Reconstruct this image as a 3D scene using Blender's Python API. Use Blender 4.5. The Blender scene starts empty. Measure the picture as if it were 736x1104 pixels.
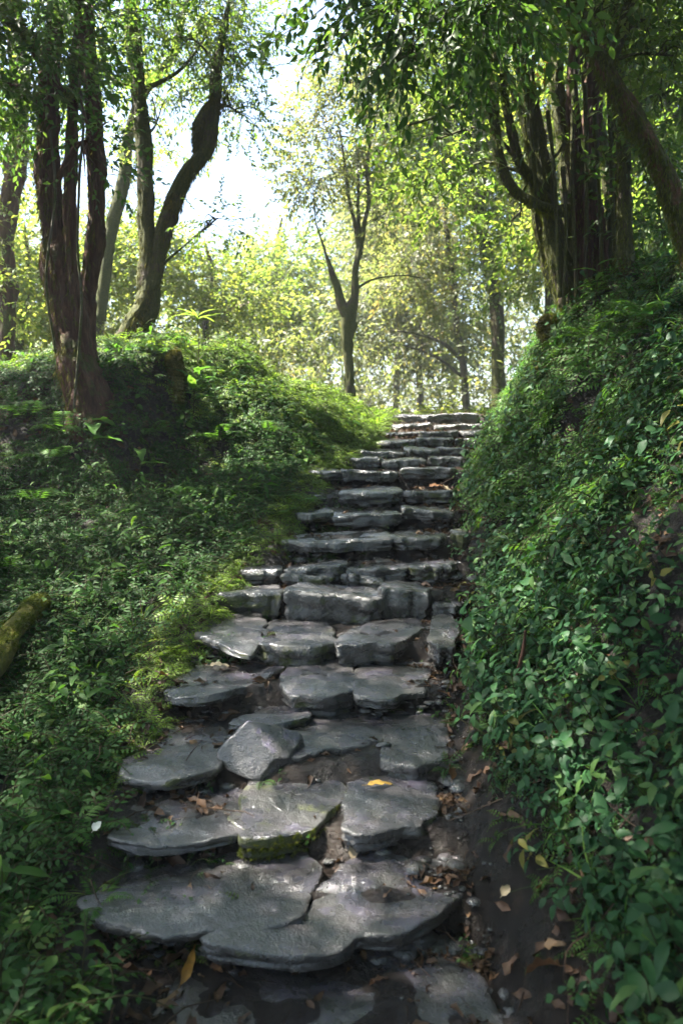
import bpy, math, random
import numpy as np
from mathutils import Vector, Matrix

R = np.random.RandomState(7)
random.seed(7)
SC = bpy.context.scene
COL = SC.collection
PI = math.pi

# ------------------------------------------------------------------ camera
ZC = 1.85
F = 860.0
PITCH = math.atan(62 / F)
cam_d = bpy.data.cameras.new('Camera')
cam = bpy.data.objects.new('Camera', cam_d)
COL.objects.link(cam)
cam.location = (0, 0, ZC)
cam.rotation_euler = (PI / 2 - PITCH, 0, 0)
cam_d.sensor_fit = 'VERTICAL'
cam_d.sensor_height = 36
cam_d.lens = F / 1104 * 36
cam_d.clip_end = 2000
cam_d.dof.use_dof = True
cam_d.dof.focus_distance = 5.2
cam_d.dof.aperture_fstop = 2.2
SC.camera = cam


def ray(u, v):
    a = (u - 368) / F
    b = -(v - 552) / F
    d = np.array([a, math.cos(PITCH) + b * math.sin(PITCH), -math.sin(PITCH) + b * math.cos(PITCH)])
    return d


def at(u, v, Y):
    d = ray(u, v)
    return np.array([0, 0, ZC]) + d * (Y / d[1])


def onz(u, v, z):
    d = ray(u, v)
    return np.array([0, 0, ZC]) + d * ((z - ZC) / d[2])


# ------------------------------------------------------------------ noise
def _h(i, j, k, s):
    n = (i * 374761393 + j * 668265263 + k * 2147483647 + s * 974634777) & 0xFFFFFFFF
    n = ((n ^ (n >> 13)) * 1274126177) & 0xFFFFFFFF
    n = (n ^ (n >> 16)) & 0xFFFFFF
    return n / float(0xFFFFFF)


def vn(x, y, z=0.0, s=0):
    x, y, z = np.broadcast_arrays(np.asarray(x, float), np.asarray(y, float), np.asarray(z, float))
    xi, yi, zi = np.floor(x).astype(np.int64), np.floor(y).astype(np.int64), np.floor(z).astype(np.int64)
    fx, fy, fz = x - xi, y - yi, z - zi
    fx = fx * fx * (3 - 2 * fx); fy = fy * fy * (3 - 2 * fy); fz = fz * fz * (3 - 2 * fz)
    out = 0
    for a in (0, 1):
        for b in (0, 1):
            for c in (0, 1):
                w = (fx if a else 1 - fx) * (fy if b else 1 - fy) * (fz if c else 1 - fz)
                out = out + w * _h(xi + a, yi + b, zi + c, s)
    return out


def fbm(x, y, z=0.0, s=0, o=4):
    t, amp, tot = 0, 1.0, 0
    x, y, z = np.asarray(x, float), np.asarray(y, float), np.asarray(z, float)
    for i in range(o):
        t = t + amp * vn(x, y, z, s + i * 17)
        tot += amp
        amp *= .5
        x, y, z = x * 2.03 + 11.3, y * 2.03 + 5.7, z * 2.03 + 3.1
    return t / tot


def sst(a, b, x):
    t = np.clip((np.asarray(x, float) - a) / (b - a), 0, 1)
    return t * t * (3 - 2 * t)


# ------------------------------------------------------------------ mesh helpers
def tag(o, label=None, cat=None, group=None, kind=None):
    if label: o['label'] = label
    if cat: o['category'] = cat
    if group: o['group'] = group
    o['kind'] = kind or 'thing'
    return o


def empty(name, loc, label, cat, group=None):
    o = bpy.data.objects.new(name, None)
    o.empty_display_size = .1
    COL.objects.link(o)
    o.location = [float(c) for c in loc]
    return tag(o, label, cat, group)


def mk_mesh(name, V, F_, mat=None, rnd=None, smooth=True):
    """V (n,3); F_ list of (m,k) int arrays"""
    me = bpy.data.meshes.new(name)
    V = np.asarray(V, np.float32)
    me.vertices.add(len(V))
    me.vertices.foreach_set('co', V.ravel())
    F_ = [np.asarray(f, np.int32) for f in F_ if len(f)]
    loops = np.concatenate([f.ravel() for f in F_])
    sizes = np.concatenate([np.full(len(f), f.shape[1], np.int32) for f in F_])
    starts = np.concatenate([[0], np.cumsum(sizes)[:-1]]).astype(np.int32)
    me.loops.add(len(loops))
    me.loops.foreach_set('vertex_index', loops)
    me.polygons.add(len(sizes))
    me.polygons.foreach_set('loop_start', starts)
    me.polygons.foreach_set('loop_total', sizes)
    me.polygons.foreach_set('use_smooth', np.full(len(sizes), smooth, bool))
    if rnd is not None:
        a = me.attributes.new('rnd', 'FLOAT', 'POINT')
        a.data.foreach_set('value', np.asarray(rnd, np.float32))
    me.update(calc_edges=True)
    me.validate()
    if mat: me.materials.append(mat)
    return me


def mk_obj(name, V, F_, mat=None, parent=None, loc=None, rnd=None, smooth=True):
    V = np.asarray(V, float)
    if parent is not None and loc is None:
        V = V - np.array(parent.location)
    elif loc is not None:
        V = V - np.array(loc)
    o = bpy.data.objects.new(name, mk_mesh(name, V, F_, mat, rnd, smooth))
    COL.objects.link(o)
    if parent is not None: o.parent = parent
    elif loc is not None: o.location = [float(c) for c in loc]
    return o


class MB:
    def __init__(s):
        s.V, s.F, s.R, s.n = [], {}, [], 0

    def add(s, V, Fs, rnd=None):
        V = np.asarray(V, float)
        s.V.append(V)
        s.R.append(np.zeros(len(V)) if rnd is None else np.broadcast_to(np.asarray(rnd, float), (len(V),)))
        for f in Fs:
            f = np.asarray(f, np.int64)
            if len(f): s.F.setdefault(f.shape[1], []).append(f + s.n)
        s.n += len(V)

    def arrays(s):
        return np.concatenate(s.V), [np.concatenate(f) for f in s.F.values()], np.concatenate(s.R)

    def build(s, name, mat, parent=None, loc=None, smooth=True):
        V, Fs, r = s.arrays()
        return mk_obj(name, V, Fs, mat, parent, loc, r, smooth)


def cr(pts, n):
    """Catmull-Rom resample rows of pts to n rows"""
    P = np.asarray(pts, float)
    if len(P) == 2:
        t = np.linspace(0, 1, n)[:, None]
        return P[0] * (1 - t) + P[1] * t
    Q = np.vstack([2 * P[0] - P[1], P, 2 * P[-1] - P[-2]])
    t = np.linspace(0, len(P) - 1 - 1e-6, n)
    i = t.astype(int)
    f = (t - i)[:, None]
    a, b, c, d = Q[i], Q[i + 1], Q[i + 2], Q[i + 3]
    return .5 * (2 * b + (c - a) * f + (2 * a - 5 * b + 4 * c - d) * f * f + (3 * b - a - 3 * c + d) * f ** 3)


def nrm(v):
    v = np.asarray(v, float)
    return v / np.maximum(np.linalg.norm(v, axis=-1, keepdims=True), 1e-9)


def tube(pts, rad, sides=8, n=None, gn=0.0, seed=0, gf=3.0, ridg=0.0):
    """returns V, quads, normals"""
    P4 = np.column_stack([np.asarray(pts, float), np.asarray(rad, float)])
    n = n or max(4, len(P4) * 4)
    Q = cr(P4, n)
    P, r = Q[:, :3], np.maximum(Q[:, 3], .0005)
    T = nrm(np.gradient(P, axis=0))
    N = np.zeros_like(T)
    ref = np.array([1., 0, 0]) if abs(T[0][0]) < .8 else np.array([0, 1., 0])
    N[0] = nrm(np.cross(T[0], ref))
    for i in range(1, n):
        v = N[i - 1] - T[i] * np.dot(N[i - 1], T[i])
        N[i] = nrm(v)
    B = np.cross(T, N)
    th = np.linspace(0, 2 * PI, sides, endpoint=False)
    c, s_ = np.cos(th)[None, :, None], np.sin(th)[None, :, None]
    D = N[:, None] * c + B[:, None] * s_
    rr = np.repeat(r[:, None], sides, 1)
    if gn or ridg:
        S = np.concatenate([[0], np.cumsum(np.linalg.norm(np.diff(P, axis=0), axis=1))])[:, None]
        cx, sx = np.cos(th)[None], np.sin(th)[None]
        if gn:
            rr = rr * (1 + gn * (fbm(cx * 1.2 + 5, sx * 1.2 + 9, S * gf, seed, 4) - .5) * 2)
            kn = sst(.66, .8, vn(cx * .9 + 3, sx * .9 + 1, S * 2.2, seed + 77))
            rr = rr * (1 + gn * .9 * kn)
        if ridg:
            tw = S * .8
            a = np.cos(tw) * cx - np.sin(tw) * sx
            b = np.sin(tw) * cx + np.cos(tw) * sx
            rg_ = np.abs(fbm(a * 3.4, b * 3.4, S * 1.3, seed + 5, 4) - .5) * 4
            rr = rr * (1 + ridg * (.6 - rg_))
    V = P[:, None] + D * rr[:, :, None]
    i = np.arange(n - 1)[:, None] * sides
    j = np.arange(sides)[None]
    k = (j + 1) % sides
    q = np.stack([i + j, i + k, i + sides + k, i + sides + j], -1).reshape(-1, 4)
    V = V.reshape(-1, 3)
    Vn = D.reshape(-1, 3)
    # end caps
    V = np.vstack([V, P[0] - T[0] * r[0] * .3, P[-1] + T[-1] * r[-1] * .5])
    Vn = np.vstack([Vn, -T[0], T[-1]])
    jj = np.arange(sides); kk = (jj + 1) % sides
    t1 = np.stack([np.full(sides, len(V) - 2), kk, jj], -1)
    o = (n - 1) * sides
    t2 = np.stack([np.full(sides, len(V) - 1), o + jj, o + kk], -1)
    return V, [q, np.vstack([t1, t2])], Vn


# ------------------------------------------------------------------ leaf templates
def leaf_lo(L, W, bend=.15, fold=.2):
    V = np.array([[0, 0, 0], [L * .42, W / 2, fold * W - bend * L * .2], [L * .42, -W / 2, fold * W - bend * L * .2],
                  [L * .5, 0, -bend * L * .25], [L, 0, -bend * L]])
    Fq = np.array([[0, 2, 3], [0, 3, 1], [3, 2, 4], [3, 4, 1]])
    return V, Fq


def leaf_hi(L, W, bend=.3, fold=.18, segs=5, wave=0.06, serr=0.0):
    t = np.linspace(0, 1, segs + 1)
    w = W / 2 * np.maximum(np.sin(PI * t ** .75) ** .85, 0) * (1 - .25 * t)
    w[-1] = 0.0004; w[0] = .002
    if serr:
        w = w * (1 + serr * ((np.arange(segs + 1) % 2) - .5))
    x = L * (t - .08 * bend * t ** 3)
    z = -bend * L * t ** 2
    V = []
    for k in range(segs + 1):
        wz = wave * W * math.sin(k * 2.1)
        V += [[x[k], w[k], z[k] + fold * w[k] * 2 + wz], [x[k], 0, z[k]], [x[k], -w[k], z[k] + fold * w[k] * 2 - wz]]
    Fq = []
    for k in range(segs):
        a = k * 3
        Fq += [[a + 1, a + 4, a + 3, a], [a + 2, a + 5, a + 4, a + 1]]
    return np.array(V), np.array(Fq)


def rotz(a):
    c, s = math.cos(a), math.sin(a)
    return np.array([[c, -s, 0], [s, c, 0], [0, 0, 1.]])


def roty(a):
    c, s = math.cos(a), math.sin(a)
    return np.array([[c, 0, s], [0, 1, 0], [-s, 0, c]])


def rotx(a):
    c, s = math.cos(a), math.sin(a)
    return np.array([[1, 0, 0], [0, c, -s], [0, s, c]])


def tri(Fq):
    Fq = np.asarray(Fq)
    if Fq.shape[1] == 3: return Fq
    return np.vstack([Fq[:, [0, 1, 2]], Fq[:, [0, 2, 3]]])


class T:  # template: all triangles
    def __init__(s): s.V, s.F, s.R, s.n = [], [], [], 0

    def add(s, V, Fq, r=0.5):
        s.V.append(np.asarray(V, float)); s.F.append(tri(Fq) + s.n)
        s.R.append(np.full(len(V), r)); s.n += len(V)

    def done(s):
        return np.concatenate(s.V), np.concatenate(s.F), np.concatenate(s.R)


def stem_strip(t, pts, r):
    V, Fs, _ = tube(pts, [r] * (len(pts) - 1) + [r * .5], 3, len(pts))
    t.add(V, Fs[0], 0.0)


def tw_twig(L, nl, ll, lw, droop=.3, rs=None, hi=False, spread=.9):
    rs = rs or R
    t = T()
    xs = np.linspace(0, L, 5)
    ax = np.column_stack([xs, .06 * L * np.sin(xs / L * 4 + rs.rand() * 6), -droop * xs ** 2 / L])
    stem_strip(t, ax, .0025)
    for k in range(nl):
        f = .12 + .88 * (k + rs.rand() * .6) / nl
        p = np.array([np.interp(f * L, xs, ax[:, i]) for i in range(3)])
        side = 1 if k % 2 else -1
        s = rs.uniform(.7, 1.2) * (1 - .35 * abs(f - .5))
        V, Fq = (leaf_hi(ll * s, lw * s, rs.uniform(.1, .4), .15, 4) if hi else leaf_lo(ll * s, lw * s, rs.uniform(.05, .35), rs.uniform(.05, .3)))
        A = rotz(side * rs.uniform(.35, 1.15) * spread) @ roty(rs.uniform(-.15, .75)) @ rotx(rs.uniform(-.6, .6))
        t.add(V @ A.T + p, Fq, rs.uniform(.08, 1))
    return t.done()


def tw_herb(h, pairs, ll, lw, rs=None, segs=4):
    """upright stem with opposite pairs of drooping ovate leaves"""
    rs = rs or R
    t = T()
    zs = np.linspace(0, h, 4)
    b = rs.uniform(-.25, .25, 2)
    ax = np.column_stack([b[0] * zs ** 2 / h, b[1] * zs ** 2 / h, zs])
    stem_strip(t, ax, .0018)
    a0 = rs.rand() * 6
    for k in range(pairs):
        f = .35 + .65 * k / max(1, pairs - 1)
        p = np.array([np.interp(f * h, zs, ax[:, i]) for i in range(3)])
        for sd in (0, PI):
            s = rs.uniform(.75, 1.15) * (1.1 - .45 * f)
            V, Fq = leaf_hi(ll * s, lw * s, rs.uniform(.15, .5), .12, segs, .05)
            V = V + [ll * .18, 0, 0]
            A = rotz(a0 + k * PI / 2 + sd + rs.uniform(-.35, .35)) @ roty(rs.uniform(-.35, .45)) @ rotx(rs.uniform(-.3, .3))
            t.add(V @ A.T + p, Fq, rs.uniform(.08, 1))
    return t.done()


def tw_frond(L, np_, pl, pw, arch=.6, rs=None, up=.6):
    """pinnate fern frond along +x rising then arching"""
    rs = rs or R
    t = T()
    x = np.linspace(0, 1, 8)
    ax = np.column_stack([L * x, .05 * L * x ** 2 * rs.uniform(-1, 1), L * (up * x - (up * .5 + arch * .5) * x ** 2)])
    stem_strip(t, ax, .002)
    for k in range(np_):
        f = .14 + .86 * k / np_
        p = np.array([np.interp(f, x, ax[:, i]) for i in range(3)])
        sl = pl * (math.sin(PI * min(1, (f * .85 + .22))) ** .8) * rs.uniform(.9, 1.05)
        slope = math.atan2(np.interp(f + .02, x, ax[:, 2]) - p[2], .02 * L) if f < .95 else -.6
        for sd in (1, -1):
            V, Fq = leaf_lo(sl, pw * (.5 + .5 * sl / pl), rs.uniform(.1, .3), .12)
            A = roty(-slope) @ rotz(sd * rs.uniform(1.05, 1.25)) @ rotx(rs.uniform(-.2, .2))
            t.add(V @ A.T + p, Fq, rs.uniform(.25, .75))
    V, Fq = leaf_lo(pl * .35, pw * .7, .2, .1)
    t.add(V + ax[-1], Fq, .5)
    return t.done()


def tw_join(parts):
    t = T()
    for (V, Fq, r), A, p in parts:
        t.V.append(V @ A.T + p); t.F.append(Fq + t.n); t.R.append(r); t.n += len(V)
    return t.done()


def scatter(tm, P, M, jit=.25, shift=None):
    """tm list of templates, P (N,3), M (N,3,3) incl. scale -> V,F,rnd"""
    N = len(P)
    pick = R.randint(0, len(tm), N)
    Vs, Fs, Rs, n = [], [], [], 0
    for i, (V, Fq, r) in enumerate(tm):
        ix = np.nonzero(pick == i)[0]
        if not len(ix): continue
        W = np.einsum('nij,vj->nvi', M[ix], V) + P[ix][:, None]
        off = (R.rand(len(ix)) - .5) * jit * 2
        if shift is not None: off = off + shift[ix]
        rr = r[None] + off[:, None]
        rr = np.where(r[None] > .01, np.clip(rr, .06, .95), 0)
        old = R.rand(len(ix)) < .012
        rr[old] = np.where(r[None] > .01, 1.0, 0)
        Vs.append(W.reshape(-1, 3)); Rs.append(rr.ravel())
        Fs.append((Fq[None] + (np.arange(len(ix)) * len(V))[:, None, None]).reshape(-1, 3) + n)
        n += W.shape[0] * W.shape[1]
    return np.concatenate(Vs), [np.concatenate(Fs)], np.concatenate(Rs)


def basis_up(up, yaw, s):
    """z axis=up, random yaw, scale"""
    z = nrm(up)
    ref = np.column_stack([np.cos(yaw), np.sin(yaw), np.zeros(len(yaw))])
    x = nrm(ref - z * np.sum(ref * z, 1, keepdims=True))
    y = np.cross(z, x)
    return np.stack([x, y, z], -1) * np.asarray(s)[:, None, None]


def basis_dir(d, s, roll=.5):
    x = nrm(d)
    up = np.tile([0, 0, 1.], (len(d), 1)) + R.normal(0, roll, (len(d), 3))
    y = nrm(np.cross(up, x))
    z = np.cross(x, y)
    return np.stack([x, y, z], -1) * np.asarray(s)[:, None, None]


# ------------------------------------------------------------------ materials
def new_mat(name):
    m = bpy.data.materials.new(name)
    m.use_nodes = True
    nt = m.node_tree
    nt.nodes.clear()
    out = nt.nodes.new('ShaderNodeOutputMaterial')
    return m, nt, out


def N(nt, t, **kw):
    n = nt.nodes.new(t)
    for k, v in kw.items(): setattr(n, k, v)
    return n


def ramp(nt, fac, stops):
    r = N(nt, 'ShaderNodeValToRGB')
    el = r.color_ramp.elements
    while len(el) > 1: el.remove(el[-1])
    el[0].position, el[0].color = stops[0][0], (*stops[0][1], 1)
    for p, c in stops[1:]:
        e = el.new(p); e.color = (*c, 1)
    if fac is not None: nt.links.new(fac, r.inputs[0])
    return r.outputs[0]


def g3(x): return (x, x, x)


def noise(nt, scale, detail=6, rough=.6, vec=None, dist=0):
    n = N(nt, 'ShaderNodeTexNoise')
    n.inputs['Scale'].default_value = scale
    n.inputs['Detail'].default_value = detail
    n.inputs['Roughness'].default_value = rough
    n.inputs['Distortion'].default_value = dist
    if vec is not None: nt.links.new(vec, n.inputs['Vector'])
    return n.outputs['Fac']


def coords(nt, scale=(1, 1, 1), kind='Object'):
    tc = N(nt, 'ShaderNodeTexCoord')
    mp = N(nt, 'ShaderNodeMapping')
    mp.inputs['Scale'].default_value = scale
    nt.links.new(tc.outputs[kind], mp.inputs[0])
    return mp.outputs[0]


def geopos(nt):
    return N(nt, 'ShaderNodeNewGeometry').outputs['Position']


def mixc(nt, fac, a, b):
    m = N(nt, 'ShaderNodeMix', data_type='RGBA')
    for sock, val in ((m.inputs[0], fac), (m.inputs[6], a), (m.inputs[7], b)):
        if hasattr(val, 'links') or isinstance(val, bpy.types.NodeSocket): nt.links.new(val, sock)
        elif isinstance(val, tuple): sock.default_value = (*val, 1)
        else: sock.default_value = val
    return m.outputs[2]


def math_(nt, op, a, b=None, clamp=False):
    m = N(nt, 'ShaderNodeMath', operation=op, use_clamp=clamp)
    for sock, val in ((m.inputs[0], a), (m.inputs[1], b)):
        if val is None: continue
        if isinstance(val, bpy.types.NodeSocket): nt.links.new(val, sock)
        else: sock.default_value = val
    return m.outputs[0]


def bump(nt, h, strength, dist):
    b = N(nt, 'ShaderNodeBump')
    b.inputs['Strength'].default_value = strength
    b.inputs['Distance'].default_value = dist
    nt.links.new(h, b.inputs['Height'])
    return b


def leaf_mat(name, stops, trans=.4, rough=.45, spec=.35, tgain=1.5, stem=(.05, .045, .02)):
    m, nt, out = new_mat(name)
    at_ = N(nt, 'ShaderNodeAttribute', attribute_name='rnd')
    col = ramp(nt, at_.outputs['Fac'], [(0, stem), (.04, stem)] + stops)
    # blotches over the leaf blades
    nz = noise(nt, 60, 3, .6, geopos(nt))
    col2 = mixc(nt, math_(nt, 'MULTIPLY', nz, .35), col, tuple(c * .55 for c in stops[0][1]))
    p = N(nt, 'ShaderNodeBsdfPrincipled')
    p.inputs['Roughness'].default_value = rough
    p.inputs['Specular IOR Level'].default_value = spec
    nt.links.new(col2, p.inputs['Base Color'])
    tr = N(nt, 'ShaderNodeBsdfTranslucent')
    hs = N(nt, 'ShaderNodeMix', data_type='RGBA', blend_type='MULTIPLY')
    hs.inputs[0].default_value = 1
    nt.links.new(col, hs.inputs[6])
    hs.inputs[7].default_value = (tgain * 1.1, tgain * 1.1, tgain * .55, 1)
    nt.links.new(hs.outputs[2], tr.inputs['Color'])
    mx = N(nt, 'ShaderNodeMixShader')
    mx.inputs[0].default_value = trans
    nt.links.new(p.outputs[0], mx.inputs[1])
    nt.links.new(tr.outputs[0], mx.inputs[2])
    nt.links.new(mx.outputs[0], out.inputs[0])
    return m


M_herb = leaf_mat('herb_leaf', [(.06, (.013, .048, .017)), (.5, (.024, .079, .026)), (.85, (.042, .112, .033)), (.97, (.07, .13, .032)), (1, (.15, .14, .03))], .28, .5, .2)
M_left = leaf_mat('bed_leaf', [(.06, (0.014, 0.048, 0.010)), (.5, (0.027, 0.076, 0.016)), (.85, (0.045, 0.105, 0.020)), (1, (0.078, 0.125, 0.023))], .32, .55, .15)
M_edge = leaf_mat('edge_leaf', [(.06, (.055, .11, .014)), (.5, (.1, .175, .024)), (1, (.17, .23, .035))], .4, .5, .2, 1.9)
M_moss = leaf_mat('moss_leaf', [(.06, (.035, .055, .008)), (.5, (.075, .095, .014)), (1, (.13, .14, .025))], .25, .8, .1, stem=(.05, .05, .015))
M_hang = leaf_mat('hanging_moss', [(.06, (.03, .032, .01)), (.5, (.055, .06, .016)), (1, (.11, .1, .03))], .3, .85, .1, stem=(.05, .045, .02))
M_fern = leaf_mat('fern_leaf', [(.06, (.03, .08, .016)), (.5, (.05, .12, .022)), (1, (.09, .165, .03))], .4, .55, .15, 1.8)
M_dark = leaf_mat('dark_crown_leaf', [(.06, (.022, .055, .014)), (.5, (.04, .09, .02)), (1, (.075, .13, .028))], .45, .45, .25, 2.1)
M_crown = leaf_mat('crown_leaf', [(.06, (.035, .07, .016)), (.5, (.062, .105, .024)), (1, (.11, .145, .034))], .5, .45, .25, 2.4)
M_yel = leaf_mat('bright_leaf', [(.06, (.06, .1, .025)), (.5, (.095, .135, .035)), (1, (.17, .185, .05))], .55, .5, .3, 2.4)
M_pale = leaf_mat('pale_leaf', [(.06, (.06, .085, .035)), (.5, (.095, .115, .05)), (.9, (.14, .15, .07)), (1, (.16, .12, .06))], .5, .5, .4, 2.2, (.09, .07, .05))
M_dry = leaf_mat('dry_leaf', [(.06, (.03, .016, .01)), (.5, (.06, .032, .018)), (.8, (.11, .06, .03)), (1, (.19, .12, .06))], .15, .6, .3, 1.0, (.05, .03, .018))
M_pink = leaf_mat('flower_petal', [(.06, (.35, .06, .02)), (1, (.5, .12, .04))], .3, .6, .2)


def single_leaf_mat(name, c, c2):
    m, nt, out = new_mat(name)
    v = coords(nt, (1, 1, 1))
    col = ramp(nt, noise(nt, 35, 5, .65, v), [(.3, c2), (.6, c)])
    p = N(nt, 'ShaderNodeBsdfPrincipled')
    p.inputs['Roughness'].default_value = .5
    nt.links.new(col, p.inputs['Base Color'])
    b = bump(nt, noise(nt, 90, 3, .6, v), .4, .003)
    nt.links.new(b.outputs[0], p.inputs['Normal'])
    nt.links.new(p.outputs[0], out.inputs[0])
    return m


M_lf = {'brown': single_leaf_mat('leaf_brown', (.16, .075, .03), (.06, .03, .015)),
        'orange': single_leaf_mat('leaf_orange', (.42, .19, .03), (.2, .09, .02)),
        'yellow': single_leaf_mat('leaf_yellow', (.42, .27, .05), (.22, .12, .03)),
        'pale': single_leaf_mat('leaf_pale', (.4, .33, .22), (.25, .18, .11)),
        'white': single_leaf_mat('leaf_white', (.7, .68, .6), (.55, .5, .42)),
        'red': single_leaf_mat('leaf_red', (.25, .05, .025), (.12, .03, .02))}


def stone_mat(nm='wet_slate', k=1.0):
    m, nt, out = new_mat(nm)
    v = geopos(nt)
    n1 = noise(nt, 2.6, 8, .62, v)
    n2 = noise(nt, 22, 6, .65, v)
    n3 = noise(nt, 130, 4, .6, v)
    base = ramp(nt, n1, [(.25, (.012 * k, .01 * k, .019 * k)), (.48, (.03 * k, .025 * k, .046 * k)), (.72, (.085 * k, .073 * k, .12 * k))])
    base = mixc(nt, math_(nt, 'MULTIPLY', n2, .5), base, (.05, .047, .045))
    # pale lichen flecks and soil smears
    fl = ramp(nt, n3, [(.66, g3(0)), (.72, g3(1))])
    base = mixc(nt, math_(nt, 'MULTIPLY', fl, .25), base, (.22, .22, .2))
    soil = ramp(nt, noise(nt, 4.5, 8, .75, v), [(.45, g3(0)), (.54, g3(1))])
    base = mixc(nt, math_(nt, 'MULTIPLY', soil, .75), base, (.026, .02, .017))
    # dark algae film, with shade painted deeper into the upright faces
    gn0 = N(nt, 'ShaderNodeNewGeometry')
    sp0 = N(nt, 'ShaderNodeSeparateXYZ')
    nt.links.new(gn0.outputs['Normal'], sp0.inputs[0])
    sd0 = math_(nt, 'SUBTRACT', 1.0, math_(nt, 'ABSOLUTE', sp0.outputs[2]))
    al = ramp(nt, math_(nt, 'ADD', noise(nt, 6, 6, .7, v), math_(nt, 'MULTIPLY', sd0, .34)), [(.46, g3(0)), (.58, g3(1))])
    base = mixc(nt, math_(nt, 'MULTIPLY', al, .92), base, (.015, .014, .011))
    # moss, amount set per stone, more on side faces
    ma = N(nt, 'ShaderNodeAttribute', attribute_type='OBJECT', attribute_name='moss_amount')
    gn = N(nt, 'ShaderNodeNewGeometry')
    sep = N(nt, 'ShaderNodeSeparateXYZ')
    nt.links.new(gn.outputs['Normal'], sep.inputs[0])
    side = math_(nt, 'SUBTRACT', 1.0, math_(nt, 'ABSOLUTE', sep.outputs[2]))
    mm = math_(nt, 'ADD', noise(nt, 7, 7, .7, v), math_(nt, 'MULTIPLY', side, .16))
    mm = math_(nt, 'ADD', mm, math_(nt, 'MULTIPLY', ma.outputs['Fac'], .24))
    mmask = ramp(nt, mm, [(.73, g3(0)), (.83, g3(1))])
    mossc = ramp(nt, noise(nt, 45, 4, .6, v), [(.3, (.03, .042, .01)), (.7, (.09, .1, .02))])
    base = mixc(nt, mmask, base, mossc)
    p = N(nt, 'ShaderNodeBsdfPrincipled')
    nt.links.new(base, p.inputs['Base Color'])
    rg = ramp(nt, noise(nt, 6, 7, .65, v), [(.3, g3(.1)), (.52, g3(.19)), (.72, g3(.42))])
    rg = mixc(nt, mmask, rg, (.9, .9, .9))
    rg = mixc(nt, math_(nt, 'MULTIPLY', soil, .5), rg, (.65, .65, .65))
    nt.links.new(rg, p.inputs['Roughness'])
    p.inputs['Specular IOR Level'].default_value = .7
    p.inputs['Coat Weight'].default_value = .8
    p.inputs['Coat IOR'].default_value = 1.7
    nt.links.new(ramp(nt, noise(nt, 9, 5, .6, v), [(.35, g3(.06)), (.65, g3(.2))]), p.inputs['Coat Roughness'])
    nt.links.new(math_(nt, 'SUBTRACT', 1.0, mmask), p.inputs['Coat Weight'])
    h = math_(nt, 'ADD', math_(nt, 'MULTIPLY', n2, 1.0), math_(nt, 'MULTIPLY', n3, .5))
    h = math_(nt, 'ADD', h, math_(nt, 'MULTIPLY', noise(nt, 8, 5, .6, v), 1.2))
    b = bump(nt, h, 1.0, .028)
    nt.links.new(b.outputs[0], p.inputs['Normal'])
    b2 = bump(nt, h, .42, .02)
    nt.links.new(b2.outputs[0], p.inputs['Coat Normal'])
    nt.links.new(p.outputs[0], out.inputs[0])
    return m


def soil_mat():
    m, nt, out = new_mat('wet_soil')
    v = geopos(nt)
    n1 = noise(nt, 3.5, 8, .65, v)
    n2 = noise(nt, 28, 6, .7, v)
    col = ramp(nt, n1, [(.3, (.009, .007, .006)), (.5, (.016, .012, .010)), (.7, (.028, .021, .016))])
    col = mixc(nt, math_(nt, 'MULTIPLY', ramp(nt, n2, [(.45, g3(0)), (.7, g3(1))]), .35), col, (.04, .028, .02))
    p = N(nt, 'ShaderNodeBsdfPrincipled')
    nt.links.new(col, p.inputs['Base Color'])
    rg = ramp(nt, noise(nt, 5, 6, .65, v), [(.35, g3(.1)), (.52, g3(.22)), (.7, g3(.5))])
    wet = N(nt, 'ShaderNodeAttribute', attribute_name='rnd')
    rg = mixc(nt, wet.outputs['Fac'], (.92, .92, .92), rg)
    nt.links.new(rg, p.inputs['Roughness'])
    h = math_(nt, 'ADD', n2, math_(nt, 'MULTIPLY', noise(nt, 90, 4, .6, v), .4))
    h = math_(nt, 'ADD', h, math_(nt, 'MULTIPLY', n1, 1.5))
    b = bump(nt, h, 1.0, .05)
    nt.links.new(b.outputs[0], p.inputs['Normal'])
    wf = ramp(nt, noise(nt, 7, 5, .6, v), [(.38, g3(0)), (.5, g3(1))])
    nt.links.new(math_(nt, 'MULTIPLY', math_(nt, 'MULTIPLY', wf, .3), wet.outputs['Fac']), p.inputs['Coat Weight'])
    p.inputs['Coat IOR'].default_value = 1.35
    p.inputs['Coat Roughness'].default_value = .12
    b2 = bump(nt, h, .6, .04)
    nt.links.new(b2.outputs[0], p.inputs['Coat Normal'])
    nt.links.new(p.outputs[0], out.inputs[0])
    return m


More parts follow.
